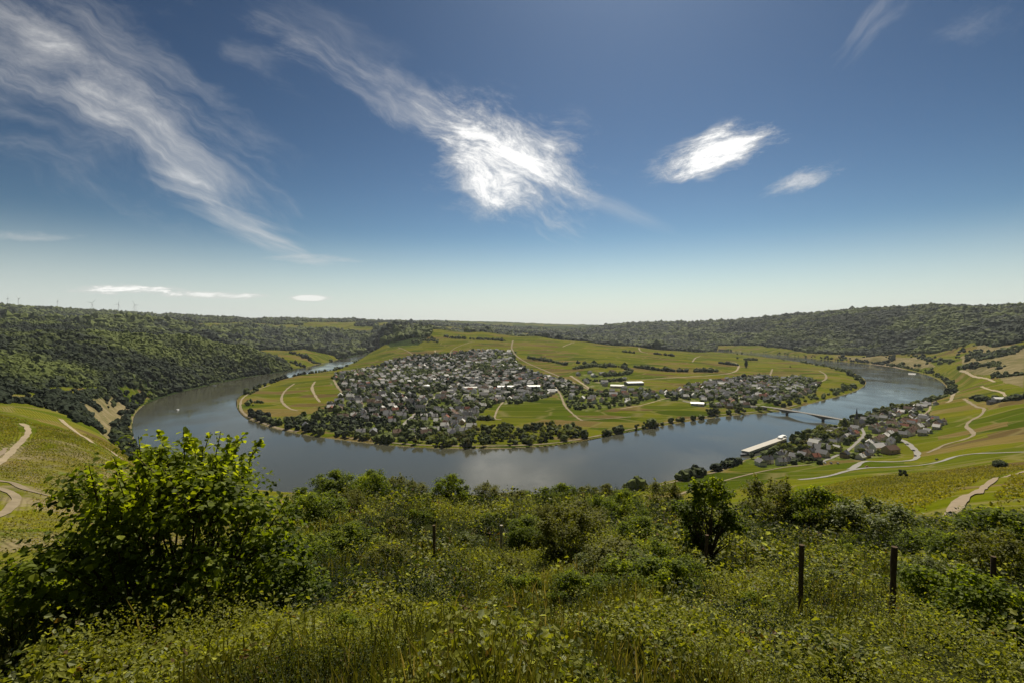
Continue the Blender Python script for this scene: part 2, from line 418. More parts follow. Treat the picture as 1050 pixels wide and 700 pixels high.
vine = t.ramp(vs.outputs[0], [(0, (.048, .074, .004)), (.22, (.120, .138, .006)), (.42, (.160, .155, .012)), (.6, (.070, .100, .005)), (.76, (.150, .150, .014)), (.86, (.20, .145, .050)), (1, (.12, .08, .035))], 'LINEAR')
big = t.noise(pos, .004, 5, .6)
vine = t.mix(t.mapr(big, .48, .70, 0, .4), vine, (.115, .100, .015))
# vine rows: fine stripes, direction differs per parcel
ang = t.math('MULTIPLY', vs.outputs[1], 1.1)
ve = t.node('ShaderNodeTexVoronoi', distance='EUCLIDEAN', feature='DISTANCE_TO_EDGE'); ve.inputs['Scale'].default_value = 1; ve.inputs['Randomness'].default_value = .75; t.l.new(rot.outputs[0], ve.inputs['Vector'])
m4 = t.node('ShaderNodeMapping'); m4.inputs['Rotation'].default_value = (0, 0, R(17)); m4.inputs['Scale'].default_value = (1/90, 1/7, 0); t.l.new(pos, m4.inputs[0])
band = t.noise(m4.outputs[0], 1.0, 4, .6)
vine = t.mix(t.mapr(band, .40, .62, 0, .6), vine, t.mix(1.0, vine, (.62, .66, .5), 'MULTIPLY'))
vine = t.mix(t.mapr(ve.outputs['Distance'], .0, .045, .65, 0), vine, (.20, .17, .07))
u = t.math('ADD', t.math('MULTIPLY', px3.outputs[0], t.math('COSINE', ang)), t.math('MULTIPLY', px3.outputs[1], t.math('SINE', ang)))
row = t.math('SINE', t.math('MULTIPLY', u, 2*math.pi/2.4))
fine = t.noise(pos, .35, 5, .7)
rown = t.math('ADD', t.math('MULTIPLY', row, .16), t.math('MULTIPLY', t.math('SUBTRACT', fine, .5), .9))
vine = t.mix(t.math('MULTIPLY', t.math('ADD', rown, .35, clamp=True), .55), vine, t.mix(.5, (.05, .065, .004), vine))
forest = t.ramp(t.noise(pos, .03, 8, .72), [(.3, (.018, .030, .010)), (.5, (.035, .055, .016)), (.68, (.062, .085, .022))])
forest = t.mix(t.mapr(t.noise(pos, .0035, 3, .6), .48, .62, 0, .45), forest, (.055, .062, .028))
vill = t.ramp(t.noise(pos, .05, 6, .7), [(.38, (.035, .055, .010)), (.50, (.10, .125, .015)), (.58, (.14, .145, .05)), (.68, (.27, .24, .19))])
scrub = t.ramp(t.noise(pos, 1.3, 6, .7), [(.3, (.012, .014, .006)), (.6, (.035, .040, .012)), (.8, (.07, .055, .025))])
dry = t.ramp(t.noise(pos, .03, 6, .7), [(.35, (.10, .10, .035)), (.55, (.20, .165, .085)), (.7, (.26, .215, .13))])
edge = t.noise(pos, .05, 5, .7)
def soft(m_): return t.mapr(t.math('ADD', m_, t.math('MULTIPLY', t.math('SUBTRACT', edge, .5), .9)), .42, .58)
colr = t.mix(soft(at.outputs['Alpha']), vine, dry)
colr = t.mix(soft(ss.outputs[1]), colr, vill)
colr = t.mix(soft(ss.outputs[0]), colr, forest)
colr = t.mix(ss.outputs[2], colr, scrub)
t.l.new(colr, b.inputs['Base Color']); b.inputs['Roughness'].default_value = 1; b.inputs['Specular IOR Level'].default_value = 0
bp = t.node('ShaderNodeBump'); bp.inputs['Strength'].default_value = .8; bp.inputs['Distance'].default_value = 1.0
hgt = t.math('ADD', t.math('MULTIPLY', t.noise(pos, .09, 6, .75), t.math('MULTIPLY_ADD', ss.outputs[0], 14.0, .6)), t.math('MULTIPLY', row, .25))
t.l.new(hgt, bp.inputs['Height']); t.l.new(bp.outputs[0], b.inputs['Normal'])

# ------------------------------------------------------------------ land-use regions
LOOP = np.vstack([inner_w, plan([(700,-2900),(600,-3100),(500,-3350),(440,-3500),(395,-3500)])])
RIGHT = plan([(735,-3350),(735,-3950),(780,-3650),(850,363),(925,362.5),(960,362),(990,353),(1020,356),(1060,350),(1250,-1700),(1400,-60),(940,-60),(760,-90),(600,-300),(600,506)])
RIGHT = np.vstack([RIGHT, outer_w[:125][::-1]]) if False else RIGHT
LEFT = plan([(-300,-420),(-100,415),(0,418),(20,415),(45,424),(62,430),(85,441),(105,447),(128,443),(131,418),(125,402),(100,398),(75,404),(40,400),(60,396),(130,396),(165,400),(152,410),(139,424),(134,440),(140,456),(165,478),(215,498),(300,510)]+
            [(300,-300),(160,-60),(-60,-30),(-500,-60)])
PROM = plan([(262,360),(285,359),(312,357),(330,362),(345,366),(350,372),(320,376),(300,378),(292,371)])
FLD = plan([(4,408),(10,402),(36,402),(46,406),(40,411)])
WOODS = [plan(p) for p in ([(380,350),(388,-3600),(440,-3600),(442,342),(436,349),(428,354),(400,356)],
                           [(640,-3050),(500,-3250),(500,-3700),(700,-3400)],
                           )]
open_m = np.zeros(len(gx), bool)
for pl in (LOOP, RIGHT, LEFT, PROM, FLD): open_m |= inside(pl, gx, gy)
open_m |= (rr < 1000) & (gx < 0)
open_m |= (rr < 620)
open_m &= ~inside(WOODS[0], gx, gy)
# plateau fields far away
open_m |= inside(plan([(80,412),(118,402),(131,418),(122,446),(104,446),(95,430)]), gx, gy)
plat = (rr > 4500) & (fbm(gx/900+3, gy/700+1, 3) > .60)
open_m |= plat
V1 = plan([(352,404),(338,392),(345,384),(372,379),(400,370),(440,365),(468,361),(500,359),(530,361),(528,370),(545,381),(572,389),(600,398),(575,400),(560,408),(530,414),(505,414),(488,428),(484,440),(470,449),(440,452),(400,450),(345,444),(300,436),(272,431),(300,427),(330,421)])
V2 = plan([(566,397),(588,396),(620,403),(655,400),(690,403),(700,411),(668,411),(640,417),(600,421),(580,417)])
V3 = plan([(690,402),(715,394),(745,389),(775,386),(800,388),(822,387),(842,392),(836,402),(812,409),(790,414),(755,419),(728,418),(700,411)])
V4 = plan([(762,473),(790,461),(812,459),(835,452),(862,434),(884,429),(912,422),(948,415),(962,414),(950,427),(972,433),(960,444),(925,448),(922,456),(906,462),(905,468),(880,471),(850,472),(838,478),(812,477),(790,481)])
V5 = plan([(592,384),(625,380),(648,390),(668,397),(650,401),(620,400),(600,396)])
vil_m = np.zeros(len(gx), bool)
for pl in (V1, V2, V3, V4, V5): vil_m |= inside(pl, gx, gy)
DRY = [plan(p) for p in ([(80,412),(118,402),(131,418),(122,446),(104,446),(95,430)], [(985,366),(1008,353),(1050,356),(1050,372),(1020,384),(990,380)],
                         [(850,364),(900,365),(940,366),(960,376),(930,377),(880,371)], [(1015,375),(1050,372),(1050,398),(1030,392)], [(592,384),(625,380),(648,390),(668,397),(620,400)])]
dry_m = np.zeros(len(gx), bool)
for pl in DRY: dry_m |= inside(pl, gx, gy)
dry_m |= (sd < 2.5)
reg = np.zeros((len(gx), 4), np.float32)
reg[:, 0] = ~open_m & (rr > 300); reg[:, 1] = vil_m; reg[:, 2] = 1-sstep(90, 160, rr); reg[:, 3] = dry_m
reg[:, 0] *= (1-reg[:, 2])
reg[:, 3] = np.maximum(reg[:, 3], np.where((rr < 560) & (rr > 90) & (gx < 0) & ~inr, .50, 0))

ii, jj = np.meshgrid(np.arange(NA), np.arange(NR-1), indexing='ij'); i2 = (ii+1) % NA
quads = np.stack([ii*NR+jj, i2*NR+jj, i2*NR+jj+1, ii*NR+jj+1], -1).reshape(-1, 4)[:, ::-1]
gv = np.stack([gx, gy, gz], -1)
# close the small hole under the photographer with a fan written as degenerate-free quads
c_idx = len(gv); gv = np.vstack([gv, [[0, 0, float(G[:, 0].mean())]]]); reg = np.vstack([reg, [[0, 0, 1, 0]]])
step = 2; ring = np.arange(0, NA, step)
fan = np.array([[c_idx, (i*NR), ((i+1) % NA)*NR, ((i+2) % NA)*NR] for i in ring])
quads = np.vstack([quads, fan])
ground = obj('ground', fast_mesh('ground', gv, quads, mg, True, {'region': ('POINT', 'FLOAT_COLOR', reg)})); tag(ground, kind='structure')

# ------------------------------------------------------------------ water
mw, t, b = new_mat('river_water')
geo = t.node('ShaderNodeNewGeometry'); mp = t.node('ShaderNodeMapping'); mp.inputs['Scale'].default_value = (1, .6, 1); t.l.new(geo.outputs['Position'], mp.inputs[0])
n1 = t.noise(mp.outputs[0], .5, 4, .65); n2 = t.noise(mp.outputs[0], .012, 4, .6)
b.inputs['Base Color'].default_value = (.060, .060, .040, 1); b.inputs['IOR'].default_value = 1.333; b.inputs['Specular IOR Level'].default_value = .5
t.l.new(t.mapr(n2, .35, .65, .05, .17), b.inputs['Roughness'])
bp = t.node('ShaderNodeBump'); bp.inputs['Distance'].default_value = .12; t.l.new(t.mapr(n2, .35, .65, .14, .5), bp.inputs['Strength']); t.l.new(n1, bp.inputs['Height']); t.l.new(bp.outputs[0], b.inputs['Normal'])
wx0, wx1, wy0, wy1 = -3200, 3200, 380, 4600
wv = [(wx0+(wx1-wx0)*i/16, wy0+(wy1-wy0)*j/16, 0) for i in range(17) for j in range(17)]
wf = [(i*17+j, (i+1)*17+j, (i+1)*17+j+1, i*17+j+1) for i in range(16) for j in range(16)]
tag(obj('river_water', fast_mesh('river_water', wv, wf, mw)), kind='structure')

# ------------------------------------------------------------------ haze
mh = bpy.data.materials.new('haze_air'); mh.use_nodes = True; t = NT(mh.node_tree); t.n.clear()
pv = t.node('ShaderNodeVolumePrincipled'); pv.inputs['Color'].default_value = (.86, .93, 1, 1); pv.inputs['Density'].default_value = 2.2e-5; pv.inputs['Anisotropy'].default_value = .25
om = t.node('ShaderNodeOutputMaterial'); t.l.new(pv.outputs[0], om.inputs['Volume'])
hz = MB(); hz.box(-15500, -15500, float(gz.min())-1.5, 15500, 15500, float(gz.max())+140)
ho = hz.build('haze', mh); tag(ho, kind='stuff')

# ------------------------------------------------------------------ roads and paths
m_road = simple('worn_concrete_track', (.27, .22, .145), .95, .1, .4, .15)
m_asph = simple('road_asphalt', (.24, .225, .20), .9, .2, .12, .1)
m_dirt = simple('earth_path', (.25, .20, .14), 1, .05, .3, .4)
def ribbon(name, pix, width, mat, off=.35, world=None, taper=False):
    P = [h for h in (hit(*p) for p in pix) if h is not None] if world is None else world
    if len(P) < 2: return None
    P = catmull(P, 14); d = np.gradient(P, axis=0); d /= np.linalg.norm(d, axis=1)[:, None]+1e-9
    nrm = np.stack([-d[:, 1], d[:, 0]], -1); vs = []
    K = 5
    wob = width*.9*(.85+.5*(fbm(P[:, 0]/13, P[:, 1]/13, 3)-.5)*2)
    for k in range(K):
        q = P+nrm*(wob*(k/(K-1)-.5))[:, None]; r_ = np.hypot(q[:, 0], q[:, 1])
        vs.append(np.stack([q[:, 0], q[:, 1], height(q[:, 0], q[:, 1])+np.minimum(off, r_*.002+.03)], -1))
    V = np.stack(vs, 1).reshape(-1, 3); m_ = len(P)
    Fq = [(i*K+k, (i+1)*K+k, (i+1)*K+k+1, i*K+k+1) for i in range(m_-1) for k in range(K-1)]
    return tag(obj(name, fast_mesh(name, V, Fq, mat, True)), kind='structure')
ROADS = [
 ('path', [(302,393),(295,398),(290,404),(289,411),(296,418),(305,421)], 7, m_road),
 ('path', [(323,391),(320,397),(323,405),(328,412)], 8, m_road),
 ('path', [(342,389),(346,396),(351,402)], 7, m_road),
 ('path', [(277,394.5),(262,400),(250,407),(246.5,414),(248,421),(256,428),(266,432.3),(285,438.5),(305,442.5)], 6, m_road),
 ('road', [(526,349),(525,353),(525,358),(530,365),(541,372),(550,376),(562,381),(574,386),(586,391),(597,396),(607,401)], 9, m_road),
 ('road', [(585,385),(597,393),(610,402)], 10, m_road),
 ('road', [(610,392),(630,391),(649,390),(675,388),(700,386.5),(725,385),(745,383),(754,380.5),(757,377),(757,373.5),(751,371),(744,370.5)], 9, m_road),
 ('road', [(570,396.5),(575,405),(579,415),(585,422),(592,428),(597,431)], 6, m_road),
 ('path', [(516,412),(511,418),(508,425),(507.6,429),(514,430)], 5, m_road),
 ('path', [(595,430.5),(620,429),(647,427)], 4, m_dirt),
 ('path', [(636,419),(656,415.5),(668,412.5),(680,409),(690,408),(709,412)], 5, m_road),
 ('path', [(408,356),(418,360),(427,366)], 7, m_dirt),
 ('path', [(446,359),(447,365)], 7, m_road),
 ('path', [(462,366),(462,361),(468,356),(487,350)], 7, m_road),
 ('path', [(577,355.5),(583,353),(589,351)], 9, m_road),
 ('path', [(655,356.5),(657,360),(664,362)], 9, m_road),
 ('path', [(710,371),(713,367),(718,365)], 8, m_road),
 ('path', [(789,386),(791,381),(792,378)], 7, m_road),
 ('path', [(834,393),(843,390.5),(847,387.5),(846,383.5),(840,380)], 8, m_road),
 ('road', [(819,491.5),(835,490),(853,487),(869,482.5),(888,479.5),(917,478.5),(945,476.5),(964,473),(979,468),(998,465),(1025,464),(1060,463),(1100,462)], 7.5, m_asph),
 ('road', [(690,510),(707,503),(725,498),(743,492.5),(760,488),(777,484),(800,479.5),(815,477.5),(832,476)], 4.2, m_road),
 ('path', [(628,505.5),(653,502),(686,495),(714,487.6),(733,484),(752,477),(764,472)], 3, m_road),
 ('road', [(922,450),(928,452.5),(935,458),(941,465),(938,470.5),(926,472.5),(905,473),(886,473),(872,481)], 8, m_asph),
 ('road', [(951,464),(960,460),(968,456),(978,453),(988,450.5),(998,446),(996,441.5),(991,437),(994,432),(1001,428),(1006,425),(1009,419),(1002,417),(995,413),(988,408.6)], 6, m_road),
 ('path', [(946,427),(949,424),(953,420),(954,416)], 5, m_road),
 ('path', [(971,412.5),(975,410),(977,405),(983,401)], 7, m_road),
 ('path', [(973,398),(975,402),(977,405)], 7, m_road),
 ('path', [(984,380),(995,384),(1010,387.6),(1020,391.5)], 6, m_road),
 ('path', [(1006,396),(1014,399),(1027,402),(1031,406)], 6, m_road),
 ('path', [(894,373),(917,376),(934,381)], 8, m_dirt),
 ('path', [(968,531),(983,516),(1002,505),(1014,496),(1033,488),(1060,481),(1100,470)], 3.6, m_dirt),
 ('path', [(900,487),(940,481),(975,478),(1000,474)], 1.6, m_dirt),
 ('path', [(-10,478),(0,473),(9,466),(16,458),(24,450),(29,443),(27,437),(22,434)], 6, m_road),
 ('path', [(-10,470),(0,466),(6,459)], 4, m_dirt),
 ('path', [(-20,489),(0,493),(13,495),(28,502),(50,508),(76,513)], 4.5, m_road),
 ('path', [(-20,536),(0,528),(12,519),(17,511),(11,505),(-4,500),(-20,497)], 4.5, m_road),
 ('path', [(62,429.5),(72,438),(84,446.5),(95,454)], 6, m_road),
 ('path', [(108,459),(116,464),(124,470)], 6, m_road),
 ('path', [(150,473),(166,475)], 4, m_road),
 ('path', [(134,417),(128,424),(127,430),(130,444)], 6, m_road),
 ('path', [(282,502),(300,504.5),(312,506)], 3, m_road),
 ('road', [(700,411),(720,414),(745,411),(770,405),(800,404),(830,399)], 7, m_asph),
 ('road', [(840,474),(855,468),(868,462),(880,452),(886,445),(884,437),(900,434),(925,428),(945,424)], 6, m_asph),
 ('road', [(395,448),(410,438),(425,425),(440,412),(455,400),(470,390),(485,380),(500,372),(515,366),(528,364)], 8, m_asph),
 ('road', [(350,404),(380,402),(410,403),(440,406),(470,406),(505,404),(535,402),(570,398)], 8, m_asph),
 ('path', [(423,425),(435,420),(447,417)], 6, m_dirt),
]
for nm, pix, wd, mt in ROADS: ribbon(nm, pix, wd, mt)
# bank path all round the near side of the loop, on the shore
def offset_line(pl, d):
    g = np.gradient(pl, axis=0); g /= np.linalg.norm(g, axis=1)[:, None]; return pl+np.stack([-g[:, 1], g[:, 0]], -1)*d
ib = offset_line(inner_w, 9); test = inside(river_poly, ib[:, 0], ib[:, 1])
if test.mean() > .5: ib = offset_line(inner_w, -9); INW = -1
else: INW = 1
ribbon('path', None, 4.5, m_road, world=[tuple(p) for p in ib[60:112:3]])

exec_stage2 = True

# ================================================================== woodland crowns seen from afar (a mass nobody could count)
def ico(sub):
    import bmesh
    bm = bmesh.new(); bmesh.ops.create_icosphere(bm, subdivisions=sub, radius=1)
    v = np.array([tuple(q.co) for q in bm.verts]); f = np.array([[q.index for q in fc.verts] for fc in bm.faces]); bm.free(); return v, f
m_far_leaf = leaf_mat('woodland_foliage', (.014, .026, .006), (.115, .145, .022), .18, .8)
def woodland(name, pts_xy, rad, sub, zl=.55, mat=None):
    bv, bf = ico(sub); n_ = len(pts_xy); nv = len(bv)
    r_ = rad*np.clip(rng.lognormal(0, .30, n_), .5, 1.8)*np.clip(pts_xy[:, 1]/1250, .55 if rad > 5 else 1, 1); z0 = height(pts_xy[:, 0], pts_xy[:, 1])
    V = bv[None]*(1+rng.uniform(-.34, .34, (n_, nv, 1)))
    V = V*np.stack([r_, r_, r_*rng.uniform(.75, 1.25, n_)], -1)[:, None]
    th = rng.uniform(0, 6.28, n_); c_, s_ = np.cos(th)[:, None], np.sin(th)[:, None]
    V = np.stack([V[..., 0]*c_-V[..., 1]*s_, V[..., 0]*s_+V[..., 1]*c_, V[..., 2]], -1)
    V[..., 0] += pts_xy[:, 0:1]; V[..., 1] += pts_xy[:, 1:2]; V[..., 2] += (z0+r_*zl)[:, None]
    Fc = (bf[None]+(np.arange(n_)*nv)[:, None, None]).reshape(-1, 3)
    patch = fbm(pts_xy[:, 0]/120, pts_xy[:, 1]/120, 4)
    tint = np.clip(.40+(patch-.5)*2.9+(fbm(pts_xy[:, 0]/420+8, pts_xy[:, 1]/420, 2)-.5)*1.4+rng.normal(0, .13, n_), 0, .99)
    tf = np.repeat(tint, len(bf))
    o = obj(name, fast_mesh(name, V.reshape(-1, 3), Fc, mat or m_far_leaf, False, {'tint': ('FACE', 'FLOAT', tf)}))
    return tag(o, kind='stuff')
def grid_pts(x0, x1, y0, y1, s, mask, jit=.48):
    xs, ys = np.meshgrid(np.arange(x0, x1, s), np.arange(y0, y1, s)); xs = xs.ravel()+rng.uniform(-jit, jit, xs.size)*s; ys = ys.ravel()+rng.uniform(-jit, jit, ys.size)*s
    m_ = mask(xs, ys); return np.stack([xs[m_], ys[m_]], -1)
def open_at(x, y):
    m_ = np.zeros(x.shape, bool)
    for pl in (LOOP, RIGHT, LEFT, PROM, FLD): m_ |= inside(pl, x, y)
    m_ &= ~inside(WOODS[0], x, y)
    return m_ | inside(DRY[0], x, y)
def in_view(x, y, k=1.06): return (np.abs(x) < y*k+30)
def dry_at(x, y):
    m_ = np.zeros(x.shape, bool)
    for pl in DRY: m_ |= inside(pl, x, y)
    return m_
def river_at(x, y): return inside(river_poly, x, y)
def wmask(x, y): return in_view(x, y) & ~open_at(x, y) & ~river_at(x, y) & (dist_line(outer_w, x, y) > 10)
wp = grid_pts(-2950, 200, 640, 2700, 9.6, lambda x, y: wmask(x, y) & (x < -.30*y))
print('wood', len(wp)); woodland('woodland', wp, 6.6, 2, .4)
wp = grid_pts(-5600, 5200, 2700, 7400, 25, lambda x, y: wmask(x, y) & ((x < .30*y) | (y > 4700)) & ((fbm(x/900+3, y/700+1, 3) < .60) | (np.hypot(x, y) < 4500)))
woodland('woodland', wp, 16, 1)
wp = grid_pts(200, 3600, 1500, 4700, 17, lambda x, y: wmask(x, y) & (x > .30*y))
woodland('woodland', wp, 11, 1)
# scrub and hedges scattered over the open slopes
hed = []
for pix, n_, wd in [([(925,362),(945,367),(960,371),(975,372)],60,26),([(980,357),(1000,364),(1020,366)],90,34),([(1012,368),(1030,362),(1050,354)],90,40),([(985,377),(1000,376),(1015,374),(1028,377)],70,14),
                    ([(890,366),(905,364),(915,369),(900,373)],60,16),([(860,366),(880,370),(905,374),(925,376)],40,10),([(1020,383),(1030,386),(1048,384)],40,14),([(1000,408),(1015,411),(1035,410),(1050,408)],60,9),
                    ([(86,405),(110,403),(135,404)],60,20),([(45,408),(60,414),(75,424),(88,434),(104,443)],80,17),([(60,404),(80,408),(95,416)],70,20),([(100,420),(110,408),(122,426)],14,20),([(0,404),(20,400),(50,403)],90,18),([(0,413),(20,412),(45,416)],40,7),
                    ([(110,446),(122,444),(130,447)],40,8),([(455,345),(470,347),(515,349)],60,22),([(490,348),(515,349.5)],50,18),([(425,351),(437,348),(447,351)],60,35),
                    ([(300,362),(320,371),(335,373)],60,16),([(300,372),(315,377),(335,377)],60,14),([(340,370),(352,371)],40,12),
                    ([(420,366),(440,365),(455,364)],50,8),([(540,367),(555,369),(566,371),(580,374)],60,10),([(590,378),(605,376),(630,376),(645,379),(640,384),(610,386)],110,9),([(598,390),(620,391),(638,390)],50,8),
                    ([(656,377),(680,380),(703,381)],70,8),([(715,381),(735,380.5)],40,14),([(740,373),(755,374.5)],25,10),([(765,369),(775,369.5)],20,10),([(592,372),(612,375),(622,377)],40,8),
                    ([(640,361),(650,362)],16,10),([(672,363),(690,365)],24,10),([(256,412),(268,413)],14,6),([(488,429.5),(506,430)],26,4)]:
    P = [h for h in (hit(*p) for p in pix) if h is not None]
    if len(P) < 2: continue
    P = catmull(P, 12); k = rng.integers(0, len(P), n_)
    hed.append(P[k]+rng.normal(0, wd*.45, (n_, 2)))
hed = np.vstack(hed); hed = hed[~river_at(hed[:, 0], hed[:, 1])]
near = hed[:, 1] < 1500
woodland('hedgerow_scrub', hed[near], 3.6, 2, .5); woodland('hedgerow_scrub', hed[~near], 6.0, 1, .45)

# ================================================================== vineyard rows on the two near slopes
m_vine = leaf_mat('vine_foliage', (.10, .105, .008), (.34, .30, .035), .4, .6)
def vine_rows(name, poly, ang, spacing, x0, x1, y0, y1, blocks):
    ca, sa = math.cos(ang), math.sin(ang); Vs, Fs, Ts = [], [], []; base = 0
    roads_w = [catmull([h for h in (hit(*p) for p in pix) if h is not None], 5) for nm, pix, wd, mt in ROADS if len([1 for p in pix if hit(*p) is not None]) > 1 and abs(pix[0][0]-525) > 300]
    cx, cy = (x0+x1)/2, (y0+y1)/2; ext = max(x1-x0, y1-y0)
    for k in range(int(-ext/spacing), int(ext/spacing)):
        s_ = np.arange(-ext, ext, 1.7); off = k*spacing
        bx = cx+ca*off-sa*s_; by = cy+sa*off+ca*s_
        m_ = (bx > x0) & (bx < x1) & (by > y0) & (by < y1)
        if not m_.any(): continue
        bx, by, s2 = bx[m_], by[m_], s_[m_]
        ok = inside(poly, bx, by) & (np.mod(s2+13*math.floor(k/34), blocks) > 7) & (fbm(bx/45, by/45, 2) > .28) & in_view(bx, by, 1.1)
        for rp in roads_w: ok &= dist_line(rp, bx, by) > 5.5
        bx, by, s2, ok = bx, by, s2, ok
        if ok.sum() < 3: continue
        bx = bx+rng.normal(0, .12, bx.size); z = height(bx, by); h_ = 1.25*rng.uniform(.65, 1.2, bx.size); wd = .36*rng.uniform(.6, 1.4, bx.size)
        io = np.where(ok)[0]; reps = np.repeat(io, 5); m7 = reps.size
        al = rng.uniform(-.85, .85, m7); ac = rng.normal(0, .15, m7); hh = rng.uniform(.3, 1.2, m7)
        Vs.append(np.stack([bx[reps]-sa*al+ca*ac, by[reps]+ca*al+sa*ac, z[reps]+hh], -1)); Ts.append(np.clip(.5+.9*(fbm(bx[reps]/30, by[reps]/30, 3)-.5)+rng.normal(0, .2, m7), 0, .99))
    P_, T = np.vstack(Vs), np.concatenate(Ts); n_ = len(P_); print(name, n_)
    a_ = rng.normal(0, 1, (n_, 3)); a_ /= np.linalg.norm(a_, axis=1)[:, None]; b_ = np.cross(a_, rng.normal(0, 1, (n_, 3))); b_ /= np.linalg.norm(b_, axis=1)[:, None]
    q_ = (.24*rng.uniform(.6, 1.4, n_)*(1+np.hypot(P_[:, 0], P_[:, 1])/900))[:, None]
    V = np.stack([P_-a_*q_, P_+b_*q_, P_+a_*q_, P_-b_*q_], 1).reshape(-1, 3); Fq = np.arange(n_*4).reshape(-1, 4)
    tag(obj(name, fast_mesh(name, V, Fq, m_vine, False, {'tint': ('FACE', 'FLOAT', T)})), kind='stuff')
vine_rows('vine_rows', plan([(-120,430),(0,425),(60,440),(150,478),(250,510),(300,-260),(160,-110),(-60,-90),(-120,-120)]), R(4), 3.3, -560, -40, 90, 560, 75)
vine_rows('vine_rows', plan([(790,512),(870,492),(950,484),(1000,478),(1050,476),(1120,474),(1120,-130),(1000,-105),(968,-88),(900,-75),(800,-80)]), R(-24), 2.4, 60, 560, 70, 520, 90)

# ================================================================== village buildings
wall_cols = {'white': simple('white_render', (.72, .70, .66), .9, .2, .08, .4), 'cream': simple('cream_render', (.52, .46, .36), .9, .2, .08, .4),
             'grey': simple('slate_stone_wall', (.26, .24, .22), .95, .1, .2, .6), 'ochre': simple('ochre_render', (.42, .30, .17), .9, .2, .1, .4)}
roof_cols = {'dark slate': simple('dark_slate', (.055, .055, .062), .55, .5, .25, 1.2, .2), 'grey slate': simple('grey_slate', (.13, .13, .14), .6, .5, .25, 1.2, .2),
             'brown tiled': simple('brown_tile', (.13, .075, .05), .8, .3, .25, 1.2, .2), 'red tiled': simple('red_tile', (.24, .085, .05), .85, .3, .2, 1.2, .2),
             'pale': simple('pale_sheet_roof', (.62, .60, .56), .6, .4, .1, .5)}
m_win = simple('window_glass', (.03, .035, .04), .12, .5, .1); m_frame = simple('window_frame', (.7, .7, .68), .6)
m_door = simple('door_wood', (.10, .055, .03), .6); m_brick = simple('chimney_brick', (.18, .08, .055), .9, .2, .2, 2)
def gable(L, W, e, h, ov=.5, hip=0.0):
    """meshes of one gabled house: walls with gables, roof shell, chimney"""
    a, b2 = L/2, W/2
    wl = MB(); wl.add([(-a,-b2,-2.5),(a,-b2,-2.5),(a,b2,-2.5),(-a,b2,-2.5),(-a,-b2,e),(a,-b2,e),(a,b2,e),(-a,b2,e),(-a,0,h-.12),(a,0,h-.12)],
                      [(0,1,5,4),(2,3,7,6),(1,2,6,9,5),(3,0,4,8,7),(4,5,9,8),(6,7,8,9)])
    rf = MB(); t_ = .22; s_ = (h-e)/b2; ex = a+ov-hip*0; ey = b2+ov; ez = h-s_*ey; rx = a+ov-hip
    for sg in (-1, 1):
        p = [(-ex, sg*ey, ez), (ex, sg*ey, ez), (rx, 0, h), (-rx, 0, h)]
        q = [(x, y, z+t_) for x, y, z in p]
        rf.add(p+q, [(3,2,1,0) if sg < 0 else (0,1,2,3), (4,5,6,7) if sg < 0 else (7,6,5,4), (0,1,5,4), (1,2,6,5), (3,0,4,7)])
    if hip:
        for sg in (-1, 1):
            rf.add([(sg*ex, -ey, ez+t_), (sg*ex, ey, ez+t_), (sg*rx, 0, h+t_)], [(0,1,2)])
    ch = MB(); cx_ = L*.22; ch.box(cx_-.45, -W*.13-.4, h-1.6, cx_+.45, -W*.13+.4, h+1.1); ch.box(cx_-.52, -W*.13-.47, h+1.1, cx_+.52, -W*.13+.47, h+1.25)
    return wl, rf, ch
PROTO = []
for k, (L, W, e, h, hip) in enumerate([(12,9.5,5.6,9.8,0),(14,10,5.8,10.2,1.6),(10.5,8.5,5.2,9.2,0),(16,10.5,6.2,11.0,0),(11,10,4.2,8.6,2.2),(19,11,5.4,9.6,0)]):
    wl, rf, ch = gable(L, W, e, h, .5, hip)
    meshes = {'wall': wl.mesh('wall', wall_cols['white']), 'roof': rf.mesh('roof', roof_cols['dark slate']), 'chimney': ch.mesh('chimney', m_brick)}
    wins = []
    nw = max(3, int(L//3.6))
    for sg in (-1, 1):
        for fl in (1.1, 3.7):
            if fl+1.4 > e: continue
            for q in range(nw):
                x_ = -L/2+(q+.5)*L/nw
                if fl < 2 and sg < 0 and q == nw//2: continue
                wins.append((x_, sg*(W/2), fl))
    pane = MB(); pane.box(-.5, -.03, 0, .5, .03, 1.3); frm = MB()
    frm.box(-.62, -.05, -.12, .62, .05, 0); frm.box(-.62, -.05, 1.3, .62, .05, 1.42); frm.box(-.62, -.05, 0, -.5, .05, 1.3); frm.box(.5, -.05, 0, .62, .05, 1.3)
    meshes['pane'] = pane.mesh('pane', m_win); meshes['window'] = frm.mesh('window', m_frame)
    dr_ = MB(); dr_.box(-.55, -.05, -.3, .55, .05, 1.9); meshes['door'] = dr_.mesh('door', m_door)
    PROTO.append(dict(L=L, W=W, e=e, h=h, m=meshes, wins=wins, nw=nw))
def put_house(x, y, rz, k, wall, roof, label, group, detail, z=None):
    p = PROTO[k]; z = float(height(x, y)[0]) if z is None else z
    root = empty('house', (x, y, z), rz); tag(root, label, 'house', group)
    if detail: root.scale = (.86, .86, .86)
    for nm in ('wall', 'roof', 'chimney'):
        o = obj(nm, p['m'][nm], root)
        if nm != 'chimney':
            o.material_slots[0].link = 'OBJECT'; o.material_slots[0].material = wall_cols[wall] if nm == 'wall' else roof_cols[roof]
    if detail:
        for (wx_, wy_, wz_) in p['wins']:
            o = obj('window', p['m']['window'], root, (wx_, wy_, wz_)); obj('pane', p['m']['pane'], o)
        obj('door', p['m']['door'], root, (-p['L']/2+(p['nw']//2+.5)*p['L']/p['nw'], -p['W']/2, .3))
    return root
def road_dist(x, y): return np.min([dist_line(np.array(l), x, y) for l in VILL_ROADS], axis=0)
VILL_ROADS = []
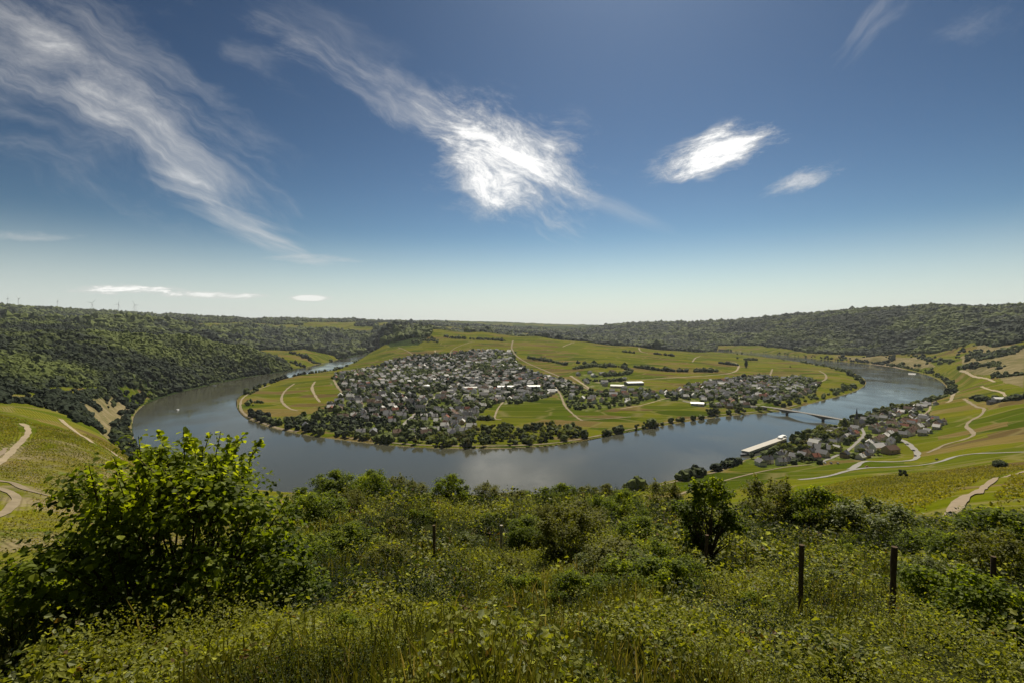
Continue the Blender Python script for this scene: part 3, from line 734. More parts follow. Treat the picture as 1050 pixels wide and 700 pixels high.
for nm, pix, wd, mt in ROADS:
    P = [h for h in (hit(*p) for p in pix) if h is not None]
    if len(P) > 1: VILL_ROADS.append(catmull(P, 6))
reserved = []          # (x, y, r) kept free for landmarks
def res(px, py, r_): h_ = hit(px, py); reserved.append((h_[0], h_[1], r_)); return h_
SITE = dict(church=res(881.5,437.5,17), tank=res(437.5,399.5,20), hall1=res(518.5,398,34), hall2=res(547,397.5,30), hall3=res(650,394,40), hall4=res(633,397,30), hall5=res(565,402,26),
            chapel=res(431,421,18), hall6=res(715,415.5,20), hall7=res(832,396,20), hall8=res(900,462,14), inn=res(915,463.5,15), hall9=res(482,399,26), lot=res(858,474,14), sq=res(430,442,10))
# candidate plots: short streets following a slowly turning direction
def plots(poly, s1, s2, jit, keep, a0):
    mn, mx_ = poly.min(0), poly.max(0); xs, ys = np.meshgrid(np.arange(mn[0], mx_[0], s1), np.arange(mn[1], mx_[1], s2))
    c_, s_ = math.cos(a0), math.sin(a0); cx, cy = (mn+mx_)/2
    x = (xs.ravel()-cx)*1.25; y = (ys.ravel()-cy)*1.25; X_, Y_ = cx+c_*x-s_*y, cy+s_*x+c_*y
    X_ = X_+rng.uniform(-jit, jit, X_.size); Y_ = Y_+rng.uniform(-jit, jit, Y_.size)
    m_ = inside(poly, X_, Y_) & (rng.random(X_.size) < keep) & (fbm(X_/95+5, Y_/95, 3) < .66)
    m_ &= road_dist(X_, Y_) > 10
    m_ &= ~river_at(X_, Y_) & (dist_line(inner_w, X_, Y_) > 26) & (dist_line(outer_w, X_, Y_) > 20)
    for (rx, ry, r_) in reserved: m_ &= (np.hypot(X_-rx, Y_-ry) > r_)
    return np.stack([X_[m_], Y_[m_], np.full(m_.sum(), a0)], -1)
H1 = plots(V1, 15.5, 18, 3.6, .64, R(20)); H2 = plots(V2, 19, 20, 5, .72, R(-10)); H3 = plots(V3, 15.5, 18, 3.4, .76, R(-14)); H4 = plots(V4, 14, 14.5, 2.6, .84, R(38))
H5 = plots(V5, 30, 30, 6, .3, R(0))
def thin(Hs, dmin):
    keep = []
    for h_ in Hs:
        if all((h_[0]-q[0])**2+(h_[1]-q[1])**2 > dmin*dmin for q in keep[-400:]): keep.append(h_)
    return np.array(keep)
zones = [('V4', thin(H4, 12)), ('V2', thin(H2, 14)), ('V3', thin(H3, 12.5)), ('V1', thin(H1, 12.5)), ('V5', thin(H5, 16))]
allh = [(z_, *h_) for z_, hs in zones for h_ in hs]
allh.sort(key=lambda q: q[2])
roofs = ['dark slate']*8+['grey slate']*6+['brown tiled']*4+['red tiled']*1+['pale']*3; walls = ['white']*7+['cream']*4+['grey']*3+['ochre']*1
def where(z_, x, y):
    pxl = 525+F*x/y
    if z_ == 'V4':
        a = 'above the ship jetty' if pxl < 815 else ('left of the winery yard' if pxl < 843 else ('near the spired church' if pxl < 893 else ('by the lane bend' if pxl < 925 else 'at the upstream village end')))
        d = float(dist_line(outer_w, np.array([x]), np.array([y]))[0])
        r_ = ', riverside row' if d < 45 else (', second row' if d < 75 else (', third row' if d < 105 else ', uphill row'))
        return a+r_, 'houses of the near bank village'
    if z_ == 'V1':
        a = 'loop village bank row' if y < 900 else ('loop village front' if y < 960 else ('loop village second rows' if y < 1020 else ('loop village third rows' if y < 1090 else 'loop village middle')))
        b_ = ', far left' if pxl < 340 else (', left' if pxl < 385 else (', left of chapel' if pxl < 430 else (', right of chapel' if pxl < 470 else ', right end')))
        return a+b_, 'houses of the loop village'
    if z_ == 'V2':
        a = 'left of the straight lane' if pxl < 580 else ('right beside the straight lane' if pxl < 605 else ('under the trade yard' if pxl < 650 else 'toward the pale lane end'))
        return a+(', front row' if y < 1180 else ', behind'), 'houses spread along the middle of the loop'
    if z_ == 'V3':
        a = 'at the left end' if pxl < 725 else ('before the poplar' if pxl < 765 else ('above the bridge' if pxl < 800 else 'at the right end'))
        return a+' of the bridge side village'+(', front' if y < 1150 else ', back'), 'houses of the bridge side village'
    return 'by the trade yard on the loop', 'houses near the trade yard'
MAXH = 285
SIZE = ['small', 'hipped', 'small', 'tall', 'hipped', 'long']
cnt = {'n': 0}
farV, farF, farW, far_b = {k: [] for k in roof_cols}, {k: [] for k in roof_cols}, None, 0
far_w = MB(); far_r = {k: MB() for k in roof_cols}
for z_, x, y, a0 in allh:
    k = int(rng.integers(0, 6)) if z_ != 'V4' else int(rng.choice([0, 1, 2, 3, 4, 5]))
    if k == 5 and rng.random() < .5: k = 0
    wl_, rf_ = walls[int(rng.integers(len(walls)))], roofs[int(rng.integers(len(roofs)))]
    rz = a0+R(float(rng.normal(0, 8)))+(math.pi/2 if rng.random() < .42 else 0)+.5*(float(fbm(np.array([x/300]), np.array([y/300]), 2)[0])-.5)*3
    if cnt['n'] < MAXH:
        wh, grp = where(z_, x, y)
        put_house(x, y, rz, k, wl_, rf_, uniq(f'{SIZE[k]} {wl_} house, {rf_} roof, {wh}', [f'{SIZE[k]} {wl_} house {tn}, {rf_} roof, {wh}' for tn in (('gable to river',) if math.sin(rz)**2 < .5 else ('side to river',))]), grp, z_ == 'V4')
        cnt['n'] += 1
    else:
        z0 = float(height(x, y)[0]); p = PROTO[k]; c_, s_ = math.cos(rz), math.sin(rz)
        for mb_, me in ((far_w, p['m']['wall']), (far_r[rf_], p['m']['roof'])):
            mb_.add([(x+c_*v.co.x-s_*v.co.y, y+s_*v.co.x+c_*v.co.y, z0+v.co.z) for v in me.vertices], [tuple(pl.vertices) for pl in me.polygons])
# the remaining far roofs as ONE mesh with several materials
V_, F_, M_ = [], [], []; mats_ = [wall_cols['white'], wall_cols['cream']]+[roof_cols[k] for k in roof_cols]
for mi, mb_ in enumerate([far_w]+[far_r[k] for k in roof_cols]):
    b0 = len(V_); V_ += mb_.v; F_ += [tuple(i+b0 for i in f) for f in mb_.f]; M_ += [(0 if mi == 0 else mi+1)]*len(mb_.f)
me = bpy.data.meshes.new('distant_houses'); me.from_pydata(V_, [], F_); me.update()
for m_ in mats_: me.materials.append(m_)
M_ = np.array(M_); nw_ = len(far_w.f); M_[:nw_] = np.where((np.arange(nw_)//6) % 3 == 0, 1, 0)
me.polygons.foreach_set('material_index', M_.astype(np.int32)); me.update()
tag(obj('distant_houses', me), kind='stuff')
print('houses', cnt, len(allh))

# ---- large single buildings
def hall(name, site, L, W, e, h, rz, wall, roof, label, cat='hall'):
    x, y = site; z = float(height(x, y)[0]); root = empty(name, (x, y, z), rz); tag(root, label, cat)
    wl, rf, ch = gable(L, W, e, h, .4); wl.build('wall', wall_cols[wall], root); rf.build('roof', roof_cols[roof], root)
    n_ = max(2, int(L/7)); me_ = MB(); me_.box(-1.4, -.04, 0, 1.4, .04, 1.2); me_ = me_.mesh('window', m_win)
    for i in range(n_):
        for sg in (-1, 1): obj('window', me_, root, (-L/2+(i+.5)*L/n_, sg*(W/2+.01), e*.5))
    d_ = MB(); d_.box(L/2-.02, -1.8, -.2, L/2+.06, 1.8, 3.2); d_.build('gate', m_door, root)
    return root
m_bright = simple('bright_metal_roof', (.78, .77, .74), .5, .5, .05, .3); roof_cols['bright'] = m_bright
hall('hall', SITE['hall1'], 42, 18, 5, 7.5, R(4), 'white', 'bright', 'long white roofed hall left of the meadow in the middle of the loop')
hall('hall', SITE['hall2'], 34, 18, 5, 7.5, R(2), 'white', 'bright', 'white flat roofed hall nearest the straight lane across the loop')
hall('hall', SITE['hall3'], 46, 26, 6, 8.5, R(12), 'grey', 'bright', 'pale roofed trade hall beside the road on the loop')
hall('hall', SITE['hall4'], 34, 20, 5, 7.5, R(-15), 'cream', 'pale', 'pale brown roofed shed below the trade yard')
hall('hall', SITE['hall5'], 30, 14, 5, 8, R(6), 'grey', 'grey slate', 'long grey roofed barn beside the straight lane')
hall('hall', SITE['hall6'], 26, 12, 5, 7.5, R(-20), 'white', 'bright', 'white roofed hall at the left edge of the bridge side village')
hall('hall', SITE['hall7'], 24, 14, 5, 7.5, R(10), 'white', 'bright', 'white hall at the right end of the bridge side village')
hall('hall', SITE['hall9'], 36, 14, 5, 7.5, R(4), 'white', 'pale', 'long pale roofed school block in the loop village')
hall('hall', SITE['hall8'], 17, 10, 6, 10.5, R(14), 'white', 'bright', 'white gabled winery with bright roof beside the lower road', 'winery')
hall('farm_building', hit(1026,411), 22, 10, 4.5, 7, R(-10), 'white', 'bright', 'white farm building alone in the vineyards on the right slope', 'farm')
hall('farm_building', hit(1018,413.5), 14, 8, 3.5, 6, R(-10), 'grey', 'dark slate', 'small dark roofed shed beside the white vineyard farm', 'shed')
hall('farm_building', hit(935,384.5), 20, 10, 4.5, 7.5, R(-30), 'white', 'bright', 'lone white house on the far bank of the right river arm', 'house')
for q_, (px_, py_, nm_) in enumerate([(913,464,'brown gabled barn right of the white winery'), (843,463,'broad grey roofed inn above the ship jetty')]):
    hall('farm_building', hit(px_, py_), 19, 12, 5.5, 10, R(20-40*q_), 'grey' if q_ else 'ochre', 'grey slate' if q_ else 'brown tiled', nm_, 'barn' if not q_ else 'inn')

def church(site, rz, tower_h, spire_h, label, wall='cream', cat='church'):
    x, y = site; z = float(height(x, y)[0]); root = empty('church', (x, y, z), rz); tag(root, label, cat)
    wl, rf, _ = gable(20, 9.5, 7.5, 12.5, .4); wl.build('nave_wall', wall_cols[wall], root); rf.build('nave_roof', roof_cols['dark slate'], root)
    t_ = MB(); t_.box(-15.2, -2.8, -3, -9.7, 2.8, tower_h); tw = t_.build('tower', wall_cols[wall], root)
    s_ = MB(); s_.tube([(-12.45,0,tower_h),(-12.45,0,tower_h+1.2),(-12.45,0,tower_h+3.2),(-12.45,0,tower_h+spire_h)], [4.3,3.6,2.2,.12], 8); s_.build('spire', roof_cols['dark slate'], root)
    for sg in (-1, 1):
        l_ = MB(); l_.box(-13.1, sg*2.82-.04, tower_h-3.2, -11.8, sg*2.82+.04, tower_h-1); l_.build('belfry_opening', m_win, root)
    wm = MB(); wm.box(-.6, -.04, 0, .6, .04, 3.4); wm.add([(-.6,-.04,3.4),(.6,-.04,3.4),(0,-.04,4.3),(-.6,.04,3.4),(.6,.04,3.4),(0,.04,4.3)], [(0,1,2),(5,4,3)]); wm = wm.mesh('window', m_win)
    for i in range(5):
        for sg in (-1, 1): obj('window', wm, root, (-7.5+i*3.8, sg*4.77, 2.3))
    return root
church(SITE['church'], R(35), 15, 19, 'village church with a needle sharp dark spire beside the bridge')
church(SITE['chapel'], R(15), 14, 9, 'white walled chapel with a short grey spire amid the loop village roofs', 'white', 'chapel')
# round white tank in the village
tx, ty = SITE['tank']; tz = float(height(tx, ty)[0]); tk = empty('storage_tank', (tx, ty, tz)); tag(tk, 'round bright white domed tank standing among grey village roofs', 'tank')
m_ = MB(); m_.tube([(0,0,-1),(0,0,11)], [8.5,8.5], 24, False); m_.build('shell', wall_cols['white'], tk, smooth=True)
m_ = MB(); m_.tube([(0,0,11),(0,0,12.2),(0,0,13.4),(0,0,14)], [8.9,7.4,4.2,1.2], 24); m_.build('dome', m_bright, tk, smooth=True)
m_ = MB(); m_.tube([(0,0,14),(0,0,15.2)], [1.3,1.2], 12); m_.build('vent', roof_cols['grey slate'], tk)

# ================================================================== bridge
m_conc = simple('bridge_concrete', (.30, .285, .26), .9, .2, .12, .3); m_rail = simple('painted_rail', (.5, .5, .5), .6)
A = np.array(atZ(784.5, 416.5, 8.6)); B = np.array(atZ(868.5, 430.5, 8.6)); dv = B-A; Lb = float(np.hypot(dv[0], dv[1])); rzb = math.atan2(dv[1], dv[0])
br = empty('road_bridge', (A[0], A[1], 0), rzb); tag(br, 'grey haunched concrete road bridge crossing the river on two piers', 'bridge')
pier_t = [.30, .74]; zt = 8.6
def depth_at(s_):
    d_ = min(abs(s_-p*Lb) for p in pier_t); return 1.0+5.2*max(0, 1-d_/38)**1.7
ss_ = np.linspace(0, Lb, 70); dk = MB(); vv = []; ff = []
for s_ in ss_:
    d_ = depth_at(s_); c_ = .9*math.sin(math.pi*s_/Lb)
    vv += [(s_, -4.6, zt+c_), (s_, 4.6, zt+c_), (s_, 4.6, zt+c_-.5), (s_, 3.0, zt+c_-.7), (s_, 2.8, zt+c_-d_), (s_, -2.8, zt+c_-d_), (s_, -3.0, zt+c_-.7), (s_, -4.6, zt+c_-.5)]
for i in range(len(ss_)-1):
    for k in range(8): ff.append((i*8+k, i*8+(k+1) % 8, (i+1)*8+(k+1) % 8, (i+1)*8+k))
dk.add(vv, ff); dk.build('deck', m_conc, br)
rd = MB(); vv = []; ff = []
for s_ in ss_: c_ = .9*math.sin(math.pi*s_/Lb); vv += [(s_, -3.4, zt+c_+.02), (s_, 3.4, zt+c_+.02)]
for i in range(len(ss_)-1): ff.append((i*2, i*2+1, i*2+3, i*2+2))
rd.add(vv, ff); rd.build('carriageway', m_asph, br)
for sg in (-1, 1):
    r_ = MB(); r_.tube([(s_, sg*4.4, zt+.9*math.sin(math.pi*s_/Lb)+1.1) for s_ in ss_], [.07]*len(ss_), 4)
    for s_ in ss_[::2]: r_.box(s_-.05, sg*4.4-.05, zt+.9*math.sin(math.pi*s_/Lb), s_+.05, sg*4.4+.05, zt+.9*math.sin(math.pi*s_/Lb)+1.1)
    r_.build('railing', m_rail, br)
for p in pier_t:
    q = MB(); q.add([(p*Lb+x_, y_, z_) for z_ in (-6, zt-4.6) for x_, y_ in ((-1.1,-2.6),(0,-3.6),(1.1,-2.6),(1.1,2.6),(0,3.6),(-1.1,2.6))], [tuple(range(6))[::-1], tuple(range(6, 12))]+[(k, (k+1) % 6, (k+1) % 6+6, k+6) for k in range(6)])
    q.build('pier', m_conc, br)
for s_ in (-4, Lb+4):
    q = MB(); q.box(s_-5, -4.7, -2, s_+5, 4.7, zt-.02); q.build('abutment', m_conc, br)
# approach ramps
e1 = np.array([math.cos(rzb), math.sin(rzb)])
def ramp(P0, P1, z0, z1, n_=8):
    V = []; Fq = []; P0 = np.array(P0); P1 = np.array(P1); d_ = (P1-P0)/np.linalg.norm(P1-P0); nn = np.array([-d_[1], d_[0]])
    for i in range(n_+1):
        t_ = i/n_; c_ = P0*(1-t_)+P1*t_; z_ = z0*(1-t_)+z1*t_; gz_ = float(height(*c_)[0]); z_ = max(z_, gz_+.3)
        for o_, dz_ in ((-9, gz_-2-z_), (-4, 0), (4, 0), (9, gz_-2-z_)): V.append((c_[0]+nn[0]*o_, c_[1]+nn[1]*o_, z_+dz_))
    for i in range(n_):
        for k in range(3): Fq.append((i*4+k, (i+1)*4+k, (i+1)*4+k+1, i*4+k+1))
    tag(obj('road', fast_mesh('road', V, Fq, m_asph)), kind='structure')
ramp(B[:2]+e1*5, B[:2]+e1*5+np.array([45, -18]), zt-.05, float(height(*(B[:2]+e1*5+np.array([45, -18])))[0]))
ramp(A[:2]-e1*5, A[:2]-e1*5+np.array([-28, 38]), zt-.05, float(height(*(A[:2]+np.array([-28, 38])))[0]))

# ================================================================== boats
m_hull = simple('white_hull_paint', (.75, .75, .74), .35, .5, .04); m_dark = simple('dark_hull_paint', (.03, .035, .05), .4, .5, .05); m_deck = simple('sun_deck', (.45, .42, .37), .7, .3, .08, .5)
def hull(L, W, z0, z1, sheer=.3, n_=24, bow=.12, stern=.05):
    v, f = [], []
    for i in range(n_+1):
        t_ = i/n_; wd = W/2*min(1, (1-t_)/bow+.03)**.55*min(1, t_/stern+.55)**.6; x_ = (t_-.5)*L; zz = z1+sheer*(abs(t_-.5)*2)**3
        v += [(x_, -wd*.82, z0), (x_, -wd, (z0+zz)/2), (x_, -wd, zz), (x_, wd, zz), (x_, wd, (z0+zz)/2), (x_, wd*.82, z0)]
    for i in range(n_):
        for k in range(6): f.append((i*6+k, i*6+(k+1) % 6, (i+1)*6+(k+1) % 6, (i+1)*6+k))
    f += [tuple(range(6))[::-1], tuple(range(n_*6, n_*6+6))]; return v, f
S0 = np.array(atZ(764, 466.5, 1.5)); S1 = np.array(atZ(808, 450.5, 1.5)); L_ = float(np.hypot(*(S1-S0)[:2])); c_ = (S0+S1)/2
ship = empty('cruise_ship', (c_[0]-4, c_[1]+3, 0), math.atan2((S0-S1)[1], (S0-S1)[0])); tag(ship, 'long low white river cruise ship moored at the near bank', 'ship')
m_ = MB(); m_.add(*hull(L_, 11.5, -1, 1.9)); m_.build('hull', m_dark, ship)
m_ = MB(); m_.box(-L_*.46, -5.2, 1.95, L_*.41, 5.2, 4.6); m_.build('cabin_deck', m_hull, ship)
m_ = MB(); m_.box(-L_*.465, -5.5, 4.62, L_*.42, 5.5, 4.85); sd_ = m_.build('sun_deck', m_deck, ship)
wn = MB(); wn.box(-1.5, -.03, 0, 1.5, .03, 1.1); wn = wn.mesh('window', m_win)
for lvl in (2.9,):
    for i in range(24):
        for sg in (-1, 1): obj('window', wn, ship, (-L_*.44+i*L_*.036, sg*5.23, lvl))
m_ = MB(); m_.box(-L_*.42, -2.6, 4.87, -L_*.37, 2.6, 7.0); m_.box(-L_*.425, -2.9, 7.0, -L_*.365, 2.9, 7.15); m_.build('wheelhouse', m_hull, ship)
b2_ = empty('passenger_boat', (c_[0]+52, c_[1]+62, 0), math.atan2((S0-S1)[1], (S0-S1)[0])); tag(b2_, 'small white passenger boat moored ahead of the cruise ship', 'boat')
m_ = MB(); m_.add(*hull(26, 6, -.6, 1.6)); m_.build('hull', m_hull, b2_)
m_ = MB(); m_.box(-9, -2.5, 1.62, 6, 2.5, 4.1); m_.build('cabin', m_hull, b2_); m_ = MB(); m_.box(-10, -2.8, 4.12, 7, 2.8, 4.3); m_.build('roof', m_bright, b2_)
def motorboat(px, py, L, label, rz):
    x, y, _ = atZ(px, py, 1.0); r_ = empty('motor_boat', (x, y, 0), rz); tag(r_, label, 'boat')
    m_ = MB(); m_.add(*hull(L, L*.32, -.4, 1.3, .5)); m_.build('hull', m_hull, r_)
    m_ = MB(); m_.box(-L*.2, -L*.11, 1.32, L*.15, L*.11, 2.9); m_.build('cabin', m_hull, r_)
    m_ = MB(); m_.box(L*.151, -L*.1, 1.9, L*.156, L*.1, 2.7); m_.build('windscreen', m_win, r_)
motorboat(182, 420, 11, 'small white motor boat alone on the wide left river bend', R(100))
motorboat(220, 395, 9, 'tiny white boat under the wooded hill on the left river arm', R(40))

# ================================================================== wind turbines on the left skyline
m_tw = simple('turbine_paint', (.62, .64, .66), .6, .3, .03)
tm = MB(); tm.tube([(0,0,0),(0,0,95)], [2.6, 1.4], 12); tm = tm.mesh('tower', m_tw, True)
nm_ = MB(); nm_.box(-2, -2.5, 95, 2, 8, 99); nm_ = nm_.mesh('nacelle', m_tw)
bm_ = MB(); bm_.add([(-1.1,0,2),(1.6,0,6),(.9,0,45),(0,0,55),(-.5,0,45),(-1.0,.6,6),(1.6,.6,6),(.4,.3,45)], [(0,1,2,3,4),(0,5,1),(1,6,2),(5,4,7,6),(6,7,2)]); bm_ = bm_.mesh('blade', m_tw)
hb = MB(); hb.tube([(0,-4.5,97),(0,-3.5,97),(0,-2.4,97)], [.6,1.9,2.0], 10); hb = hb.mesh('hub', m_tw)
word = ['leftmost wind turbine on the wooded skyline', 'wind turbine on the skyline, second from the picture edge', 'lone wind turbine on the skyline in the gap between two pairs', 'wind turbine on the skyline, leftmost of the right hand three', 'wind turbine in the middle of the right hand three', 'rightmost wind turbine above the falling skyline']
for i, (px_, Yt, th, rot_) in enumerate([(9,5400,-.6,.2),(20,5500,-.4,1.3),(60,5600,-.7,.1),(95,5700,.2,.8),(122,5900,-.2,.4),(139,5900,.1,1.6)]):
    x_ = (px_-525)/F*Yt
    # stand the tower on the highest ground seen along that bearing
    ys_ = np.linspace(3500, 7000, 120); el = (height((px_-525)/F*ys_, ys_)-H)/ys_; Yk = float(ys_[int(np.argmax(el))])+60; x_ = (px_-525)/F*Yk
    sc_ = Yk/5600*1.1
    t_ = empty('wind_turbine', (x_, Yk, float(height(x_, Yk)[0])-4), th); t_.scale = (sc_,)*3; tag(t_, word[i], 'wind turbine', 'wind turbines on the skyline')
    obj('tower', tm, t_); obj('nacelle', nm_, t_); obj('hub', hb, t_)
    for k in range(3):
        b_ = obj('blade', bm_, t_, (0, -3.4, 97)); b_.rotation_euler = (0, rot_+k*2*math.pi/3, 0)

# ================================================================== trees of the valley
m_trunk = simple('bark', (.09, .07, .05), .95, .1, .3, 3)
TREE_COL = {'dark green': leaf_mat('dark_tree_foliage', (.018, .032, .007), (.065, .090, .016), .2, .7),
            'mid green': leaf_mat('tree_foliage', (.040, .060, .010), (.13, .16, .024), .3, .7),
            'bright green': leaf_mat('bright_tree_foliage', (.08, .105, .012), (.24, .26, .03), .35, .7),
            'olive': leaf_mat('olive_tree_foliage', (.06, .062, .014), (.17, .16, .04), .3, .7)}
def crown_mesh(kind, seed, detail=1.0):
    r_ = np.random.default_rng(seed); bv, bf = ico(2); V, Fc, T = [], [], []; base = 0
    hgt = 1.0
    lobes = int(r_.integers(5, 9)) if kind == 'round' else 1
    for l in range(lobes):
        if kind == 'round':
            c_ = np.array([r_.normal(0, .22), r_.normal(0, .22), .58+r_.normal(0, .17)]); rad = np.array([1, 1, .95])*r_.uniform(.17, .30)
        elif kind == 'bush':
            c_ = np.array([0, 0, .35]); rad = np.array([.55, .55, .42])
        elif kind == 'poplar': c_ = np.array([0, 0, .54]); rad = np.array([.13, .13, .47])
        else: c_ = np.array([0, 0, .5]); rad = np.array([.2, .2, .48])
        v = bv*(1+r_.uniform(-.22, .22, (len(bv), 1)))*.86
        if kind == 'conifer': v = v*np.stack([1.35-v[:, 2]*.9, 1.35-v[:, 2]*.9, np.ones(len(v))], -1)*np.array([.8, .8, 1])
        V.append(v*rad+c_); Fc.append(bf+base); base += len(v); T.append(np.clip(.15+.35*(v[bf].mean(1)[:, 2]*.0+r_.random(len(bf))), 0, 1))
        nl = int(70*detail) if kind == 'round' else int(260*detail)
        d_ = r_.normal(0, 1, (nl, 3)); d_ /= np.linalg.norm(d_, axis=1)[:, None]; sh = d_.copy()
        if kind == 'conifer': k_ = (1.35-sh[:, 2]*.9)*.8; sh[:, 0] *= k_; sh[:, 1] *= k_
        p = sh*rad*r_.uniform(.82, 1.12, (nl, 1))+c_
        s_ = .045*r_.uniform(.7, 1.5, nl)[:, None]; a_ = r_.normal(0, 1, (nl, 3)); a_ /= np.linalg.norm(a_, axis=1)[:, None]; b_ = np.cross(a_, d_+.4*r_.normal(0, 1, (nl, 3))); b_ /= np.linalg.norm(b_, axis=1)[:, None]+1e-9
        V.append(np.stack([p-a_*s_, p+b_*s_, p+a_*s_, p-b_*s_], 1).reshape(-1, 3)); q = np.arange(nl)*4+base
        Fc.append(np.stack([q, q+1, q+2], -1)); Fc.append(np.stack([q, q+2, q+3], -1)); base += nl*4
        tt = np.clip(r_.normal(.6, .25, nl), 0, 1); T += [tt, tt]
    return fast_mesh('crown', np.vstack(V), np.vstack(Fc), TREE_COL['mid green'], False, {'tint': ('FACE', 'FLOAT', np.concatenate(T))})
CR = {'round': [crown_mesh('round', 100+i) for i in range(5)], 'bush': [crown_mesh('bush', 200+i) for i in range(2)], 'poplar': [crown_mesh('poplar', 300+i) for i in range(2)], 'conifer': [crown_mesh('conifer', 400+i) for i in range(2)]}
tk_ = MB(); tk_.tube([(0,0,-.05),(.01,0,.2),(.0,.01,.5)], [.035,.025,.012], 6); tk_ = tk_.mesh('trunk', m_trunk)
def put_tree(x, y, h_, kind, col, label, group, name='tree', cat='tree', wide=1.0):
    z = float(height(x, y)[0]); t_ = empty(name, (x, y, z), random.uniform(0, 6.28)); t_.scale = (h_*wide, h_*wide, h_); tag(t_, label, cat, group)
    c_ = obj('crown', random.choice(CR[kind]), t_); c_.material_slots[0].link = 'OBJECT'; c_.material_slots[0].material = TREE_COL[col]
    if kind != 'bush': obj('trunk', tk_, t_)
    return t_
NTREE = 0
cols = ['dark green']*2+['mid green']*5+['bright green']*4+['olive']*3
TL = []     # (x, y, h, kind, colour, where, group)
# bank of the loop, left to right
def bank_trees(line, px0, px1, n_, d0, d1, h0, h1, sign, wherex, group, clump=0, kinds=('round', 'round', 'bush')):
    ok = np.array([(px0 <= 525+F*p[0]/p[1] <= px1) for p in line]); seg = line[ok]
    if len(seg) < 2: return
    for i in range(n_):
        k = random.uniform(0, len(seg)-1.01); a_ = seg[int(k)]*(1-k % 1)+seg[int(k)+1]*(k % 1)
        if clump and vnoise(np.array([a_[0]/clump]), np.array([a_[1]/clump]))[0] < .42: continue
        g_ = seg[min(int(k)+1, len(seg)-1)]-seg[int(k)]; g_ = g_/(np.linalg.norm(g_)+1e-9); q = a_+np.array([-g_[1], g_[0]])*sign*random.uniform(d0, d1)
        if river_at(np.array([q[0]]), np.array([q[1]]))[0]: continue
        TL.append((q[0], q[1], random.uniform(h0, h1), random.choice(kinds), random.choice(cols if wherex[:2] != 'in' else ['bright green', 'olive', 'mid green']), wherex, group))
half = inner_w[60:]  # near shore begins where the outline turns towards the viewer
bank_trees(inner_w, 244, 330, 50, 10, 26, 4, 9, INW, 'on the bank at the left tip of the loop', 'trees along the left bank of the loop')
bank_trees(inner_w, 330, 430, 30, 10, 30, 5, 11, INW, 'between the river and the left rows of loop houses', 'bank trees before the loop village')
bank_trees(inner_w, 430, 620, 60, 10, 48, 5, 13, INW, 'on the grassy bank in the middle of the loop', 'bank trees in the middle of the loop')
bank_trees(inner_w, 620, 730, 22, 3, 9, 4, 10, INW, 'standing singly on the bank below the open vineyards', 'bank trees below the vineyards', 0)
bank_trees(inner_w, 730, 800, 34, 8, 26, 7, 14, INW, 'on the bank before the bridge side village', 'bank trees before the bridge side village')
bank_trees(inner_w, 800, 886, 60, 6, 40, 6, 14, INW, 'on the bank right of the bridge', 'bank trees beyond the bridge')
bank_trees(outer_w, 868, 952, 62, 8, 40, 8, 16, 1, 'on the near bank upstream of the church', 'near bank trees upstream of the church')
bank_trees(outer_w, 812, 868, 46, 8, 40, 8, 17, 1, 'on the near bank between ship and bridge', 'near bank trees between ship and bridge')
bank_trees(outer_w, 765, 812, 30, 8, 30, 6, 11, 1, 'on the bank right beside the moored ship', 'bank trees beside the ship')
bank_trees(outer_w, 688, 758, 80, 5, 10, 3.5, 6.5, 1, 'in the hedge on the near shore left of the ship', 'shore trees left of the ship', 0, ('bush', 'round'))
bank_trees(outer_w, 636, 664, 22, 4, 9, 4, 7, 1, 'in the small clump on the near shore below the slope', 'shore clump trees', 0, ('bush', 'round', 'bush'))
near_list = list(TL); TL.clear()
bank_trees(outer_w, 945, 975, 60, 6, 22, 7, 13, 1, '', ''); bank_trees(outer_w, 800, 945, 90, 6, 20, 6, 11, 1, '', ''); bank_trees(inner_w, 246, 400, 110, 8, 24, 6, 12, INW, '', '')
bank_trees(outer_w, 128, 172, 80, 5, 26, 5, 10, 1, '', ''); bank_trees(inner_w, 840, 890, 60, 6, 26, 6, 11, INW, '', '')
far_list = [t_ for t_ in TL]
# keep bank trees on dry land on the correct side
def dry_ok(t_): return True
# garden trees
def garden(poly, s_, keep):
    mn, mx_ = poly.min(0), poly.max(0); xs = np.arange(mn[0], mx_[0], s_); ys = np.arange(mn[1], mx_[1], s_); out = []
    X_, Y_ = np.meshgrid(xs, ys); X_ = X_.ravel()+rng.uniform(-s_/2, s_/2, X_.size); Y_ = Y_.ravel()+rng.uniform(-s_/2, s_/2, Y_.size)
    dens = fbm(X_/70, Y_/70, 3); m_ = inside(poly, X_, Y_) & (rng.random(X_.size) < keep*(.35+2.2*np.clip(dens-.4, 0, 1)*2)) & (road_dist(X_, Y_) > 6) & ~river_at(X_, Y_)
    hx = np.array([h_[1] for h_ in allh]); hy = np.array([h_[2] for h_ in allh])
    for x, y in zip(X_[m_], Y_[m_]):
        if np.min((hx-x)**2+(hy-y)**2) < 42: continue
        if any(math.hypot(x-a_, y-b_) < c_*.8 for a_, b_, c_ in reserved): continue
        out.append((x, y))
    return out
for x, y in garden(V4, 11, .5): near_list.append((x, y, random.uniform(5, 10), 'round', random.choice(cols), 'in the gardens of the near bank village', 'garden trees of the near bank village'))
gl = garden(V1, 11, .72)+garden(V2, 13, .6)+garden(V3, 11, .9); gl.sort(key=lambda q: q[1])
extra_px = plan([(492,434),(600,434)])
for i, (x, y) in enumerate(gl):
    far_list.append((x, y, random.uniform(5, 11), 'round', random.choice(cols), 'g', ''))
